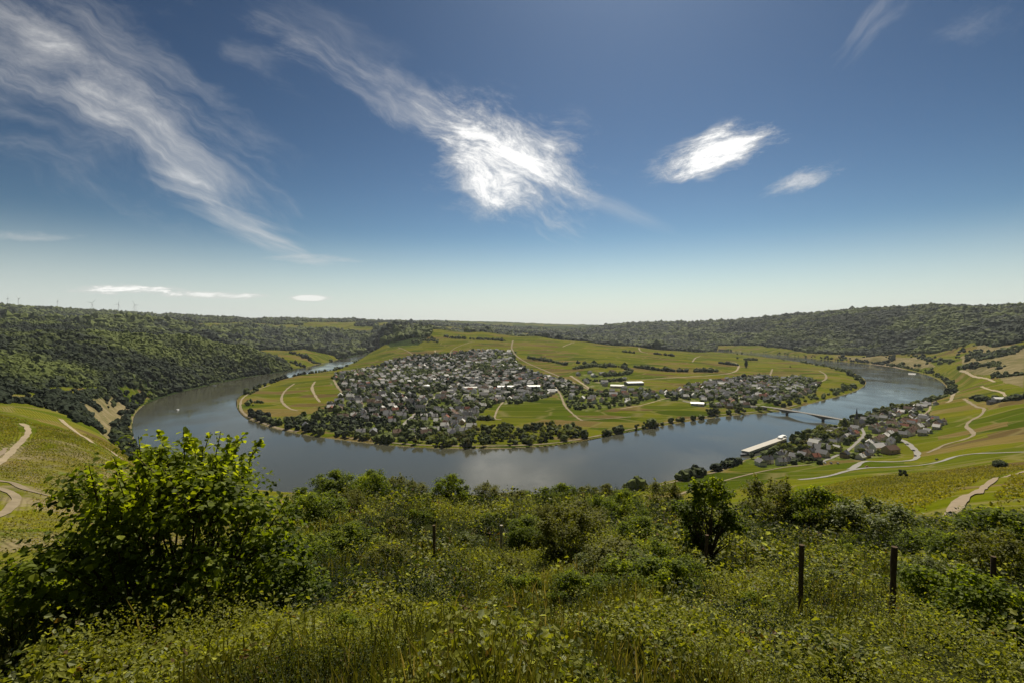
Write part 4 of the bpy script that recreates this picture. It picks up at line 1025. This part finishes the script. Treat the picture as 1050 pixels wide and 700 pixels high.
for t_ in garden(plan([(470,452),(486,438),(500,436),(530,437),(560,438),(590,437),(600,446),(560,452),(500,454)]), 11, .7):
    near_list.append((*t_, random.uniform(7, 13), 'round', random.choice(cols), 'in the grove behind the central meadow bank', 'trees of the central grove'))
# biggest in the picture become things, the rest one mass
near_list.sort(key=lambda q: -q[2]/q[1]*(1 if q[5] != 'g' else .6))
MAXT = 270
LANDM = [(262, 'the loop tip path'), (295, 'the curved vineyard lanes'), (350, 'the bank gardens'), (400, 'the main village street foot'), (431, 'the chapel'), (470, 'the village end'), (508, 'the small meadow'), (545, 'the central grove'), (592, 'the straight lane foot'), (640, 'the brown vineyard plot'), (690, 'the bank conifer'), (720, 'the shore hedge'), (757, 'the white hall'), (787, 'the bridge foot'), (812, 'the ship stern'), (840, 'the winery yard'), (866, 'the poplar'), (881, 'the church spire'), (905, 'the riverside lane'), (930, 'the upstream houses')]
KN = {'round': 'leafy', 'bush': 'low bushy', 'poplar': 'columnar', 'conifer': 'pointed'}
for t_ in near_list[:MAXT]:
    size = 'tall' if t_[2] > 11 else ('middling' if t_[2] > 8 else 'small')
    pxl = 525+F*t_[0]/t_[1]; land = min(LANDM, key=lambda q: abs(q[0]-pxl)); side = 'left of' if pxl < land[0] else 'right of'
    lb = f'{size} {t_[4]} {KN[t_[3]]} tree {side} {land[1]}'
    put_tree(t_[0], t_[1], t_[2], t_[3], t_[4], uniq(lb, [lb+', '+('nearer the water' if float(dist_line(river_poly, np.array([t_[0]]), np.array([t_[1]]), True)[0]) < 18 else 'farther from the water')]), t_[6])
restT = near_list[MAXT:]+far_list
print('trees', len(near_list), len(far_list))
rp = np.array([(t_[0], t_[1]) for t_ in restT]); wl_ = woodland('village_trees', rp, 4.2, 2, .75)
# single landmark trees
def at_tree(px, py, h_, kind, col, label, name='tree', wide=1.0, cat='tree'):
    q = hit(px, py)
    if q is not None: put_tree(q[0], q[1], h_, kind, col, label, None, name, cat, wide)
at_tree(866, 441, 19, 'poplar', 'dark green', 'dark columnar poplar at the near end of the bridge', 'poplar')
at_tree(765, 377, 30, 'poplar', 'dark green', 'solitary dark poplar in the vineyards behind the bridge side village', 'poplar', 1.3)
at_tree(1025, 479, 9, 'bush', 'dark green', 'round dark bush alone above the right hand road', 'bush', 1.1, 'bush')
at_tree(928, 489, 6, 'round', 'dark green', 'small solitary tree below the right hand road', 'tree', 1.0)
at_tree(694, 410, 13, 'conifer', 'dark green', 'dark pointed conifer before the bridge side village', 'conifer')
at_tree(657, 410, 14, 'conifer', 'dark green', 'dark pointed conifer by the houses in mid loop', 'conifer')
at_tree(873, 438, 14, 'round', 'dark green', 'broad dark tree left beside the church spire', 'tree')
at_tree(893, 436, 15, 'round', 'dark green', 'broad dark tree right beside the church spire', 'tree')
at_tree(922, 421, 15, 'round', 'bright green', 'bright yellow green tree among the near bank trees', 'tree')

# ================================================================== cars
m_tyre = simple('tyre', (.02, .02, .02), .9); m_glass = simple('car_glass', (.02, .025, .03), .08, .6)
m_head = simple('headlight', (.7, .7, .68), .2)
def car(px, py, col, label, rz):
    q = hit(px, py); z = float(height(*q)[0])+.38; r_ = empty('parked_car' if 'parked' in label else 'car', (q[0], q[1], z), rz); tag(r_, label, 'car')
    m_ = MB(); prof = [(-2.15,.35),(-2.2,.85),(-1.5,1.0),(1.0,1.0),(2.0,.85),(2.15,.55),(2.1,.3)]
    v = [(x_, s_, z_) for s_ in (-.85, .85) for x_, z_ in prof]; n_ = len(prof); m_.add(v, [tuple(range(n_))[::-1], tuple(range(n_, 2*n_))]+[(k, (k+1) % n_, (k+1) % n_+n_, k+n_) for k in range(n_)]); 
    cm = simple('car_paint', col, .3, .6, .02); m_.build('body', cm, r_)
    m_ = MB(); m_.add([(-1.7,-.78,1.0),(1.0,-.78,1.0),(1.0,.78,1.0),(-1.7,.78,1.0),(-1.3,-.62,1.45),(.3,-.62,1.45),(.3,.62,1.45),(-1.3,.62,1.45)], [(0,1,5,4),(1,2,6,5),(2,3,7,6),(3,0,4,7)]); m_.build('windows', m_glass, r_)
    m_ = MB(); m_.box(-1.3, -.62, 1.45, .3, .62, 1.5); m_.build('roof', cm, r_)
    for x_ in (-1.35, 1.35):
        for s_ in (-.8, .8):
            w_ = MB(); w_.tube([(x_, s_-.1, .33), (x_, s_+.1, .33)], [.33, .33], 14); w_.build('wheel', m_tyre, r_)
    for s_ in (-.6, .6): w_ = MB(); w_.box(2.09, s_-.15, .6, 2.17, s_+.15, .75); w_.build('headlight', m_head, r_)
car(960.5, 471.3, (.03, .015, .015), 'dark car driving round the bend of the main road', R(25))
car(889, 478.8, (.35, .12, .08), 'reddish car at the road junction below the winery', R(10))
car(938.5, 467.5, (.02, .02, .03), 'black car parked on the curved turning loop', R(70))
car(936.5, 462.0, (.05, .05, .08), 'dark blue car on the upper part of the curved lane', R(95))
car(930, 455.5, (.3, .3, .3), 'silver car at the village end of the curved lane', R(130))
for i, (px_, c_, lb) in enumerate([(846, (.6,.6,.6), 'white car parked leftmost on the yard by the winery'), (852, (.08,.1,.2), 'blue car parked between white and grey cars on the yard'), (859, (.25,.25,.26), 'grey car parked on the right of the yard')]):
    car(px_, 474.8+i*.2, c_, lb, R(80))

# ================================================================== foreground vegetation
LEAF4 = (np.array([(0,0,0),(-.36,.48,.10),(0,1,-.06),(.36,.48,.10)], float), np.array([(0,3,2),(0,2,1)]))
LEAF6 = (np.array([(0,0,0),(-.40,.25,.08),(-.46,.62,.10),(0,1,-.12),(.46,.62,.10),(.40,.25,.08)], float), np.array([(0,5,4,3),(0,3,2,1)]))
def leaves(P_, N_, S_, T_, tmpl, droop=.3):
    """one blade per row: position, facing, size, tint"""
    tv, tf = tmpl; n_ = len(P_); N_ = N_/(np.linalg.norm(N_, axis=1)[:, None]+1e-9)
    a_ = rng.normal(0, 1, (n_, 3)); a_[:, 2] -= droop; a_ -= (a_*N_).sum(1)[:, None]*N_; a_ /= np.linalg.norm(a_, axis=1)[:, None]+1e-9; b_ = np.cross(a_, N_)
    V = P_[:, None]+S_[:, None, None]*(tv[None, :, 0:1]*b_[:, None]+tv[None, :, 1:2]*a_[:, None]+tv[None, :, 2:3]*N_[:, None])
    Fc = (tf[None]+(np.arange(n_)*len(tv))[:, None, None]).reshape(-1, tf.shape[1])
    return V.reshape(-1, 3), Fc, np.repeat(T_, len(tf))
m_under = leaf_mat('undergrowth_leaves', (.018, .028, .004), (.20, .21, .016), .52, .6)
ramp_n = [n_ for n_ in m_under.node_tree.nodes if n_.type == 'VALTORGB'][0].color_ramp
for p_, c_ in ((.30, (.042, .060, .008)), (.52, (.115, .135, .014)), (.72, (.24, .25, .030)), (.86, (.24, .26, .10)), (.93, (.38, .41, .22)), (.97, (.14, .085, .03))):
    e_ = ramp_n.elements.new(p_); e_.color = (*c_, 1)
def veg_h(x, y):
    r_ = np.hypot(x, y)
    m1 = fbm(x/1.7+4, y/1.7, 3); m2 = fbm(x/5.5, y/5.5+9, 3)
    return .10+np.clip(m1-.38, 0, 1)*2.0*(.5+.5*sstep(3, 9, r_))+np.clip(m2-.42, 0, 1)*2.7*sstep(6, 14, r_)+.5*np.clip(fbm(x/2.6+30, y/2.6, 2)-.5, 0, 1)*sstep(15, 30, r_)*3
NP = 44000
lr_ = rng.uniform(np.log(2.0), np.log(95), NP); az_ = rng.uniform(R(-53), R(53), NP); r_ = np.exp(lr_); x_, y_ = np.sin(az_)*r_, np.cos(az_)*r_
pt = fbm(x_/2.2+11, y_/2.2, 4); p2 = fbm(x_/7+2, y_/7+40, 3); p3 = fbm(x_/1.3, y_/1.3+3, 2)
kind = (fbm(x_/1.6+50, y_/1.6, 2)+rng.normal(0, .10, NP))            # which plant grows here
lsz = np.where(kind < .42, .028, np.where(kind < .55, .040, np.where(kind < .64, .054, .072)))*rng.uniform(.75, 1.3, NP)
pr_ = rng.uniform(.08, .22, NP)*(.55+r_/11)*np.where(kind > .6, 1.25, 1); ph_ = rng.uniform(.5, 1.5, NP)
PT = .38+(pt-.5)*2.2+(p2-.5)*1.6+rng.normal(0, .15, NP)-.26*(1-sstep(4.5, 10, r_)); PT = np.clip(PT, .02, .78)
sel = (kind > .55) & (rng.random(NP) < .35); PT[sel] = rng.uniform(.74, .90, sel.sum()); sel = rng.random(NP) < .03; PT[sel] = rng.uniform(.93, 1.0, sel.sum())
brm = (x_ > .08*y_) & (r_ > 6) & (r_ < 28) & (p2 > .42) & (rng.random(NP) < .5); PT[brm] = rng.uniform(.66, .90, brm.sum()); lsz[brm] *= 1.2
K_ = np.clip((17*(.042/lsz)**1.2*rng.uniform(.7, 1.4, NP)), 7, 32).astype(int); ix = np.repeat(np.arange(NP), K_); NL = len(ix); print('leaves', NL)
ra = np.sqrt(rng.random(NL)); th_ = rng.uniform(0, 6.283, NL); ox, oy = np.cos(th_)*ra, np.sin(th_)*ra
lx_, ly_ = x_[ix]+ox*pr_[ix], y_[ix]+oy*pr_[ix]; rl = r_[ix]
vh = veg_h(x_, y_)[ix]*ph_[ix]*.8; dome = (1-ra**2)*.55*pr_[ix]*1.6
P_ = np.stack([lx_, ly_, height(lx_, ly_)+vh*rng.uniform(.35, 1, NL)**.6*.95+dome*rng.uniform(.2, 1, NL)], -1)
N_ = np.stack([ox*.8, oy*.8, np.full(NL, .85)], -1)+rng.normal(0, .45, (NL, 3))
S_ = lsz[ix]*(.42+rl/13)*rng.uniform(.6, 1.35, NL)
T_ = np.clip(PT[ix]+rng.normal(0, .05, NL), 0, 1)
V, Fc, tt = leaves(P_, N_, S_, T_, LEAF4)
tag(obj('undergrowth', fast_mesh('undergrowth', V, Fc, m_under, False, {'tint': ('FACE', 'FLOAT', tt)})), kind='stuff')

# tall grass
m_grass = leaf_mat('grass_blades', (.035, .045, .008), (.12, .11, .025), .4, .7, accent=(.27, .21, .12))
NG = 80000
lr_ = rng.uniform(np.log(2.2), np.log(45), NG); az_ = rng.uniform(R(-52), R(52), NG); r_ = np.exp(lr_); x_, y_ = np.sin(az_)*r_, np.cos(az_)*r_
gd = fbm(x_/2.4+70, y_/2.4+20, 3); keep = (gd > .53+.10*(r_ < 5)) & (rng.random(NG) < .42); x_, y_, r_ = x_[keep], y_[keep], r_[keep]; n_ = len(x_)
z_ = height(x_, y_)+veg_h(x_, y_)*.35; h_ = rng.uniform(.15, .48, n_)*(1+.7*sstep(3, 10, r_)); wd = .0035*(1+r_/3.5)
ph = rng.uniform(0, 6.28, n_); ux, uy = np.cos(ph), np.sin(ph); ln = rng.uniform(.05, .45, n_)*h_; ld = rng.uniform(0, 6.28, n_); lx, ly = np.cos(ld)*ln, np.sin(ld)*ln
V = np.stack([np.stack([x_-ux*wd, y_-uy*wd, z_], -1), np.stack([x_+ux*wd, y_+uy*wd, z_], -1), np.stack([x_+ux*wd*.8+lx*.35, y_+uy*wd*.8+ly*.35, z_+h_*.6], -1), np.stack([x_-ux*wd*.8+lx*.35, y_-uy*wd*.8+ly*.35, z_+h_*.6], -1),
              np.stack([x_+lx, y_+ly, z_+h_], -1)], 1).reshape(-1, 3)
b_ = np.arange(n_)*5; Fc = np.vstack([np.stack([b_, b_+1, b_+2], -1), np.stack([b_, b_+2, b_+3], -1), np.stack([b_+3, b_+2, b_+4], -1)])
T_ = np.clip(.45+(fbm(x_/1.5, y_/1.5, 3)-.5)*1.2+rng.normal(0, .22, n_), 0, 1)
tag(obj('tall_grass', fast_mesh('tall_grass', V, Fc, m_grass, False, {'tint': ('FACE', 'FLOAT', np.tile(T_, 3))})), kind='stuff')

# ---- shrubs
m_twig = simple('shrub_twigs', (.075, .055, .035), .9, .2, .3, 8)
SH = {'deep': leaf_mat('deep_green_leaves', (.020, .040, .004), (.19, .24, .012), .58, .6, accent=(.34, .38, .025)),
      'fresh': leaf_mat('fresh_green_leaves', (.040, .070, .005), (.20, .25, .014), .55, .6, accent=(.34, .38, .03)),
      'olive': leaf_mat('olive_green_leaves', (.050, .062, .008), (.17, .175, .018), .45, .6, accent=(.20, .20, .05)),
      'pale': leaf_mat('pale_green_leaves', (.055, .075, .020), (.17, .20, .055), .42, .5, accent=(.26, .28, .11))}
def shrub_meshes(h, wd, nclump, per, leaf, mat, seed, airy=0.0, shoots=0, flat=.75, tmpl=LEAF4):
    g = np.random.default_rng(seed); cl_, rad = [], []
    while len(cl_) < nclump:
        d = g.normal(0, 1, 3); d /= np.linalg.norm(d); rr_ = g.uniform(.35, 1)**.5
        p = d*rr_*np.array([wd/2, wd/2, h*.5])+np.array([0, 0, h*.5])
        env = .72+.5*(vnoise(np.array([math.atan2(d[1], d[0])*1.3+seed]), np.array([d[2]*2.0+seed*.7]))[0])
        p[:2] *= env; p[2] = (p[2]-h*.5)*env+h*.5
        if p[2] < h*.06 or g.random() < airy*.4: continue
        cl_.append(p); rad.append(g.uniform(.6, 1.3)*.15*math.sqrt(wd*h)*(1-.3*airy))
    mb = MB()
    for i, p in enumerate(cl_):
        if i % 2 and nclump > 40: continue
        b0 = np.array([g.normal(0, wd*.04), g.normal(0, wd*.04), -.15]); mid = b0*.4+p*.5+np.array([g.normal(0, wd*.05), g.normal(0, wd*.05), -h*.04]); 
        t0 = .012*h
        mb.tube([b0, mid, p], [t0, t0*.55, t0*.18], 5, False)
    P_, N_, T_ = [], [], []
    for p, r0 in zip(cl_, rad):
        k = int(per*g.uniform(.6, 1.4)); d = g.normal(0, 1, (k, 3)); d /= np.linalg.norm(d, axis=1)[:, None]; rr_ = g.random(k)[:, None]**.5
        P_.append(p+d*rr_*r0*np.array([1.15, 1.15, flat])); N_.append(d*.5+np.array([0, 0, .9])+g.normal(0, .45, (k, 3))); T_.append(np.clip(g.normal(.32, .17)+.34*max(0, p[2]/h-.35)/.65+.15*max(0, p[0]/wd)+g.normal(0, .17, k), 0, 1))  # sunlight painted into the tint: clumps lighter towards the top and right side
    for _ in range(shoots):
        a_ = g.uniform(0, 6.28); q0 = np.array([math.cos(a_)*wd*.33*g.random(), math.sin(a_)*wd*.33*g.random(), h*.74]); ln = h*g.uniform(.16, .34); dr_ = np.array([g.normal(0, .28), g.normal(0, .28), 1]); k = int(per*.5)
        mb.tube([q0-dr_*.3*ln, q0+dr_*ln], [.008*h*.5, .002*h], 4, False)
        tq = g.random(k)[:, None]; P_.append(q0+dr_*ln*tq+g.normal(0, leaf*.9, (k, 3))*(1.15-tq)); N_.append(g.normal(0, .6, (k, 3))+np.array([0, 0, .8])); T_.append(np.clip(g.normal(.85, .15, k), 0, 1))
    P_, N_, T_ = np.vstack(P_), np.vstack(N_), np.concatenate(T_)
    ok = P_[:, 2] > .02; P_, N_, T_ = P_[ok], N_[ok], T_[ok]
    V, Fc, tt = leaves(P_, N_, leaf*g.uniform(.6, 1.35, len(P_)), T_, tmpl, .5)
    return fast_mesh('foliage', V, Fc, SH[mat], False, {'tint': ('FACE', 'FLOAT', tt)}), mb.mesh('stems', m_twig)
def place_shrub(meshes, px, Y, label, group=None, s=1.0, sx=1.0, rz=0.0, name='shrub', mat=None, sink=.1, cat='shrub'):
    x = (px-525)/F*Y; r_ = empty(name, (x, Y, float(height(x, Y)[0])-sink), rz); r_.scale = (s*sx, s*sx, s); tag(r_, label, cat, group)
    f_ = obj('foliage', meshes[0], r_); obj('stems', meshes[1], r_)
    if mat: f_.material_slots[0].link = 'OBJECT'; f_.material_slots[0].material = SH[mat]
    return r_
# the big bush on the left
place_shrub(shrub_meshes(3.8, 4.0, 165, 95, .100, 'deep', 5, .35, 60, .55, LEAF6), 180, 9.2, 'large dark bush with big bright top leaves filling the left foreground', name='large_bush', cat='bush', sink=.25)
place_shrub(shrub_meshes(1.5, 2.6, 60, 120, .085, 'deep', 6, 0, 3, .8, LEAF6), 40, 9.5, 'low dark bush spreading left from the big bush', cat='bush')
place_shrub(shrub_meshes(1.9, 2.4, 60, 130, .075, 'fresh', 7, .1, 3, .8, LEAF6), 268, 10.5, 'fresh green shrub leaning on the right flank of the big bush')
place_shrub(shrub_meshes(1.7, 2.4, 60, 150, .075, 'fresh', 8, .1, 6, .8, LEAF6), 1003, 11.0, 'bright leafy shrub right of the last tall fence post')
yt_ = place_shrub(shrub_meshes(2.7, 2.5, 40, 110, .10, 'deep', 9, .7, 12, .7, LEAF6), 731, 18.5, 'small dark leafy tree rising behind the slanting post', name='young_tree', cat='tree', sink=-.85)
m_ = MB(); m_.tube([(0,0,-1.2),(.03,.02,-.4),(-.02,0,.4),(.02,-.02,1.3)], [.075,.06,.05,.03], 8); m_.build('trunk', m_twig, yt_)
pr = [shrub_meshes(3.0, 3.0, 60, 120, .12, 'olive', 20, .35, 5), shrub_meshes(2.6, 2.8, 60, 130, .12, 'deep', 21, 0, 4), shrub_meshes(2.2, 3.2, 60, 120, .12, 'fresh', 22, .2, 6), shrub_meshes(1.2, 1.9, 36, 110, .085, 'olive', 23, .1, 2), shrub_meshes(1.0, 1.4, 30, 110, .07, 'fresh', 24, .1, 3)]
place_shrub(pr[0], 795, 36, 'tall airy olive shrub, left of three on the brow at right', s=1.35, mat='olive', rz=1)
place_shrub(pr[1], 840, 34, 'dense dark rounded shrub, middle of three on the brow at right', s=1.45, mat='deep', rz=2)
place_shrub(pr[0], 902, 31, 'wide airy green shrub, right of three on the brow at right', s=1.1, sx=1.35, mat='pale', rz=3)
place_shrub(pr[1], 459, 40, 'single round dark shrub with a bright top beside the water edge', s=1.15, mat='deep', rz=4, sx=.95)
place_shrub(pr[1], 340, 41, 'dark round shrub, leftmost of the brow thicket', s=1.05, sx=1.2, mat='deep', rz=5)
place_shrub(pr[2], 380, 41, 'round mid green shrub at the right foot of the brow thicket', s=.95, mat='fresh', rz=.5)
place_shrub(pr[2], 372, 50, 'highest bright shrub at the top of the brow thicket', s=1.6, mat='fresh', rz=1.5)
place_shrub(pr[0], 405, 52, 'olive shrub at the right shoulder of the brow thicket', s=1.1, mat='olive', rz=2.5)
place_shrub(pr[2], 310, 38, 'green shrub between the big bush and the brow thicket', s=1.0, mat='fresh', rz=3.5)
place_shrub(pr[1], 1040, 27, 'dark dense shrub mass at the right picture edge below the dirt path', s=1.0, sx=1.6, mat='deep', rz=.7)
place_shrub(pr[0], 1008, 33, 'dark shrub left of the edge thicket beside the dirt path', s=.75, sx=1.2, mat='deep', rz=1.7)
place_shrub(pr[1], 955, 27, 'low dark shrub behind the last tall fence post', s=.75, sx=1.4, mat='deep', rz=2.7)
place_shrub(pr[0], 580, 19, 'tangled olive shrub over a dark hollow in the centre right', s=.78, sx=1.0, mat='olive', rz=3.7)
place_shrub(pr[1], 562, 40, 'small dark twin shrub against the water, left one', s=.7, mat='deep', rz=1.1)
place_shrub(pr[1], 577, 42, 'small dark twin shrub against the water, right one', s=.8, mat='deep', rz=2.1)
place_shrub(pr[2], 655, 13, 'bright green bramble shrub left of the young tree', s=.5, sx=1.3, mat='fresh', rz=.3)
place_shrub(pr[2], 684, 12, 'dark green bramble shrub nearest left of the slanting post', s=.5, sx=1.2, mat='deep', rz=1.3)
place_shrub(pr[2], 640, 30, 'yellow green shrub halfway between twin shrubs and young tree', s=.8, mat='fresh', rz=2.3)
place_shrub(pr[0], 685, 36, 'olive shrub on the brow left behind the young tree', s=.9, mat='olive', rz=.9)
place_shrub(pr[2], 620, 46, 'low green shrub on the brow right of the twin shrubs', s=.8, mat='olive', rz=1.9)
place_shrub(pr[3], 424, 31, 'small dark shrub above the left fence post', s=1.0, mat='deep', rz=2.9)
for i, (px_, Y_, s_, k_, m_) in enumerate([(500,55,1.2,3,'olive'),(523,57,1.1,3,'olive'),(542,56,1.5,3,'fresh'),(432,54,1.4,3,'olive'),(480,56,1.3,3,'fresh'),(598,54,1.5,3,'olive'),(655,50,1.4,3,'deep'),(712,42,1.3,3,'fresh'),(760,40,1.4,3,'fresh'),(870,38,1.3,3,'fresh'),(935,36,.8,3,'pale'),(975,33,.7,3,'olive')]):
    c_n = {'olive': 'olive', 'fresh': 'bright green', 'deep': 'dark green', 'pale': 'pale green'}[m_]
    near_ = ['left of the gap below the grove reflection', 'in the middle of the brow line', 'just left of the twin shrubs', 'right beside the brow thicket', 'right of the round dark shrub', 'right after the twin shrubs', 'left of the near shore clump', 'left beside the young tree', 'left of the tall airy shrub', 'between the dark and the wide shrub', 'right of the wide airy shrub', 'before the dirt path'][i]
    place_shrub(pr[k_], px_, Y_, f'low {c_n} shrub on the brow {near_}', 'low shrubs along the brow', s=s_, mat=m_, rz=i*.8)
for i, (px_, Y_, s_, m_) in enumerate([(360,14,.8,'fresh'),(420,12,.7,'pale'),(480,10,.6,'olive'),(540,13,.9,'fresh'),(610,16,1.0,'pale'),(770,12,.8,'fresh'),(860,16,1.0,'pale'),(960,14,.9,'fresh'),(790,22,1.2,'pale'),(870,24,1.3,'fresh'),(330,20,1.1,'olive'),(400,26,1.2,'olive'),(480,24,1.2,'pale'),(540,28,1.3,'fresh'),(700,24,1.2,'fresh'),(345,7,.5,'fresh'),(600,8,.5,'olive'),(880,8,.6,'pale')]):
    c_n = {'olive': 'olive', 'fresh': 'bright green', 'deep': 'dark green', 'pale': 'pale green'}[m_]
    near_ = ['right below the big bush', 'below the left post', 'low in the centre foreground', 'below the pale post', 'left below the young tree', 'left below the middle tall post', 'between the two tall posts', 'right of the last tall post', 'behind the middle tall post', 'behind and left of the last post', 'right of the big bush flank', 'left above the left post', 'between left and pale posts', 'right above the pale post', 'left of the slanting post', 'at the bottom left of centre', 'at the bottom centre', 'at the bottom right'][i]
    place_shrub(pr[4], px_, Y_, f'{c_n} leafy bramble tuft {near_}', 'bramble tufts on the near slope', s=s_, mat=m_, rz=i*1.3, name='bramble', cat='bramble')

g_ = random.Random(5)
for (px_, Y_, s_, k_, m_) in [(395,15,.35,0,'olive'),(355,19,.5,1,'deep'),(505,33,.6,2,'fresh'),(545,24,.55,1,'deep'),(600,23,.6,0,'olive'),(615,33,.8,2,'fresh'),(560,30,.6,0,'olive'),(655,21,.55,1,'deep'),(670,17,.5,2,'fresh'),(635,14.5,.42,0,'olive'),(705,14,.40,1,'deep'),
      (765,29,.7,2,'pale'),(640,38,.8,1,'deep'),(425,45,.8,0,'olive'),(440,34,.5,2,'fresh'),(500,46,.8,0,'olive'),(530,47,.7,2,'olive'),(780,44,1.0,0,'olive'),(765,38,.7,2,'fresh'),(690,48,.8,2,'olive'),(960,19,.5,2,'pale'),(1030,17,.7,0,'olive'),(880,29,.6,2,'fresh'),(985,24,.7,1,'deep'),(320,28,.8,2,'fresh'),(360,32,.7,0,'olive'),(300,17,.6,2,'fresh'),(590,12,.35,1,'deep'),(520,16,.4,2,'olive')]:
    c_n = {'olive': 'olive', 'fresh': 'bright green', 'deep': 'dark green', 'pale': 'pale green'}[m_]
    zone_ = 'left of the posts' if px_ < 440 else ('before the young tree' if px_ < 720 else 'right of the young tree')
    place_shrub(pr[k_], px_, Y_, f'{c_n} shrub {"high" if Y_ > 30 else ("halfway" if Y_ > 18 else "low")} on slope {zone_}', 'shrubs scattered on the near slope', s=s_*(.85 if Y_ > 28 else 1.15), mat=m_, rz=g_.uniform(0, 6), sx=g_.uniform(.9, 1.4))

# ---- old fence posts on the slope
m_post = simple('weathered_post_wood', (.12, .085, .055), .95, .1, .35, 9, .5); m_postg = simple('bleached_post_wood', (.30, .27, .22), .95, .1, .3, 9, .5)
for px_, yt, yb, Y_, w_, mt, lb in [(445,538,580,19,.06,m_post,'dark wooden post left of the pale post in the centre'), (514,538,576,21,.06,m_postg,'pale bleached wooden post in the centre of the slope'), (502,546,562,25,.05,m_post,'short dark post tip between the left and the pale post'),
        (725,548,596,17,.06,m_post,'dark leaning post at the foot of the young tree'), (751,566,582,24,.06,m_post,'short dark post right behind the young tree'), (822,558,632,11.6,.055,m_post,'tall straight dark post, left of the two tall ones at right'),
        (812,566,584,23,.06,m_post,'short dark post just left behind the left tall post'), (917,560,644,10.4,.06,m_post,'tallest dark wooden post, right of the two tall ones'), (1019,570,598,15,.07,m_post,'thick dark post half hidden near the right edge')]:
    top = atY(px_, yt, Y_); zg = float(height(top[0], Y_)[0]); m_ = MB(); hh = max(top[2]-zg, .5)
    lean = .06 if 'leaning' in lb else random.uniform(-.02, .02); n_ = 7
    m_.tube([(lean*hh*(k/n_-1)+random.uniform(-.006, .006), random.uniform(-.006, .006), -.4+(hh+.4)*k/n_) for k in range(n_+1)], [w_*random.uniform(.86, 1.06) for k in range(n_+1)], 9)
    o = m_.build('fence_post', mt, None, (top[0], Y_, zg)); tag(o, lb, 'fence post', 'old fence posts on the near slope')

# ---- look-alikes that still share a wording are told apart by their order from left to right
ORD = ['leftmost', 'second from left', 'third from left', 'fourth from left', 'fifth from left', 'sixth from left', 'seventh from left', 'eighth from left', 'ninth from left']
same = {}
for o in list(C.objects):
    if o.parent is None and 'label' in o and 'category' in o: same.setdefault(o['label'], []).append(o)
for lb, os_ in same.items():
    if len(os_) < 2: continue
    os_.sort(key=lambda o: o.location.x/o.location.y)
    for i, o in enumerate(os_):
        w_ = ORD[i] if i < len(os_)-1 else 'rightmost'
        new = lb+', '+w_+(' of %s alike' % (['two','three','four','five','six','seven','eight','nine','ten'][min(len(os_), 10)-2]))
        if len(new.split()) > 16: new = lb+', '+w_
        if len(new.split()) > 16: new = ' '.join(w_.split())+' '+lb.replace(' of the', ' of').replace(' village', '')
        o['label'] = new
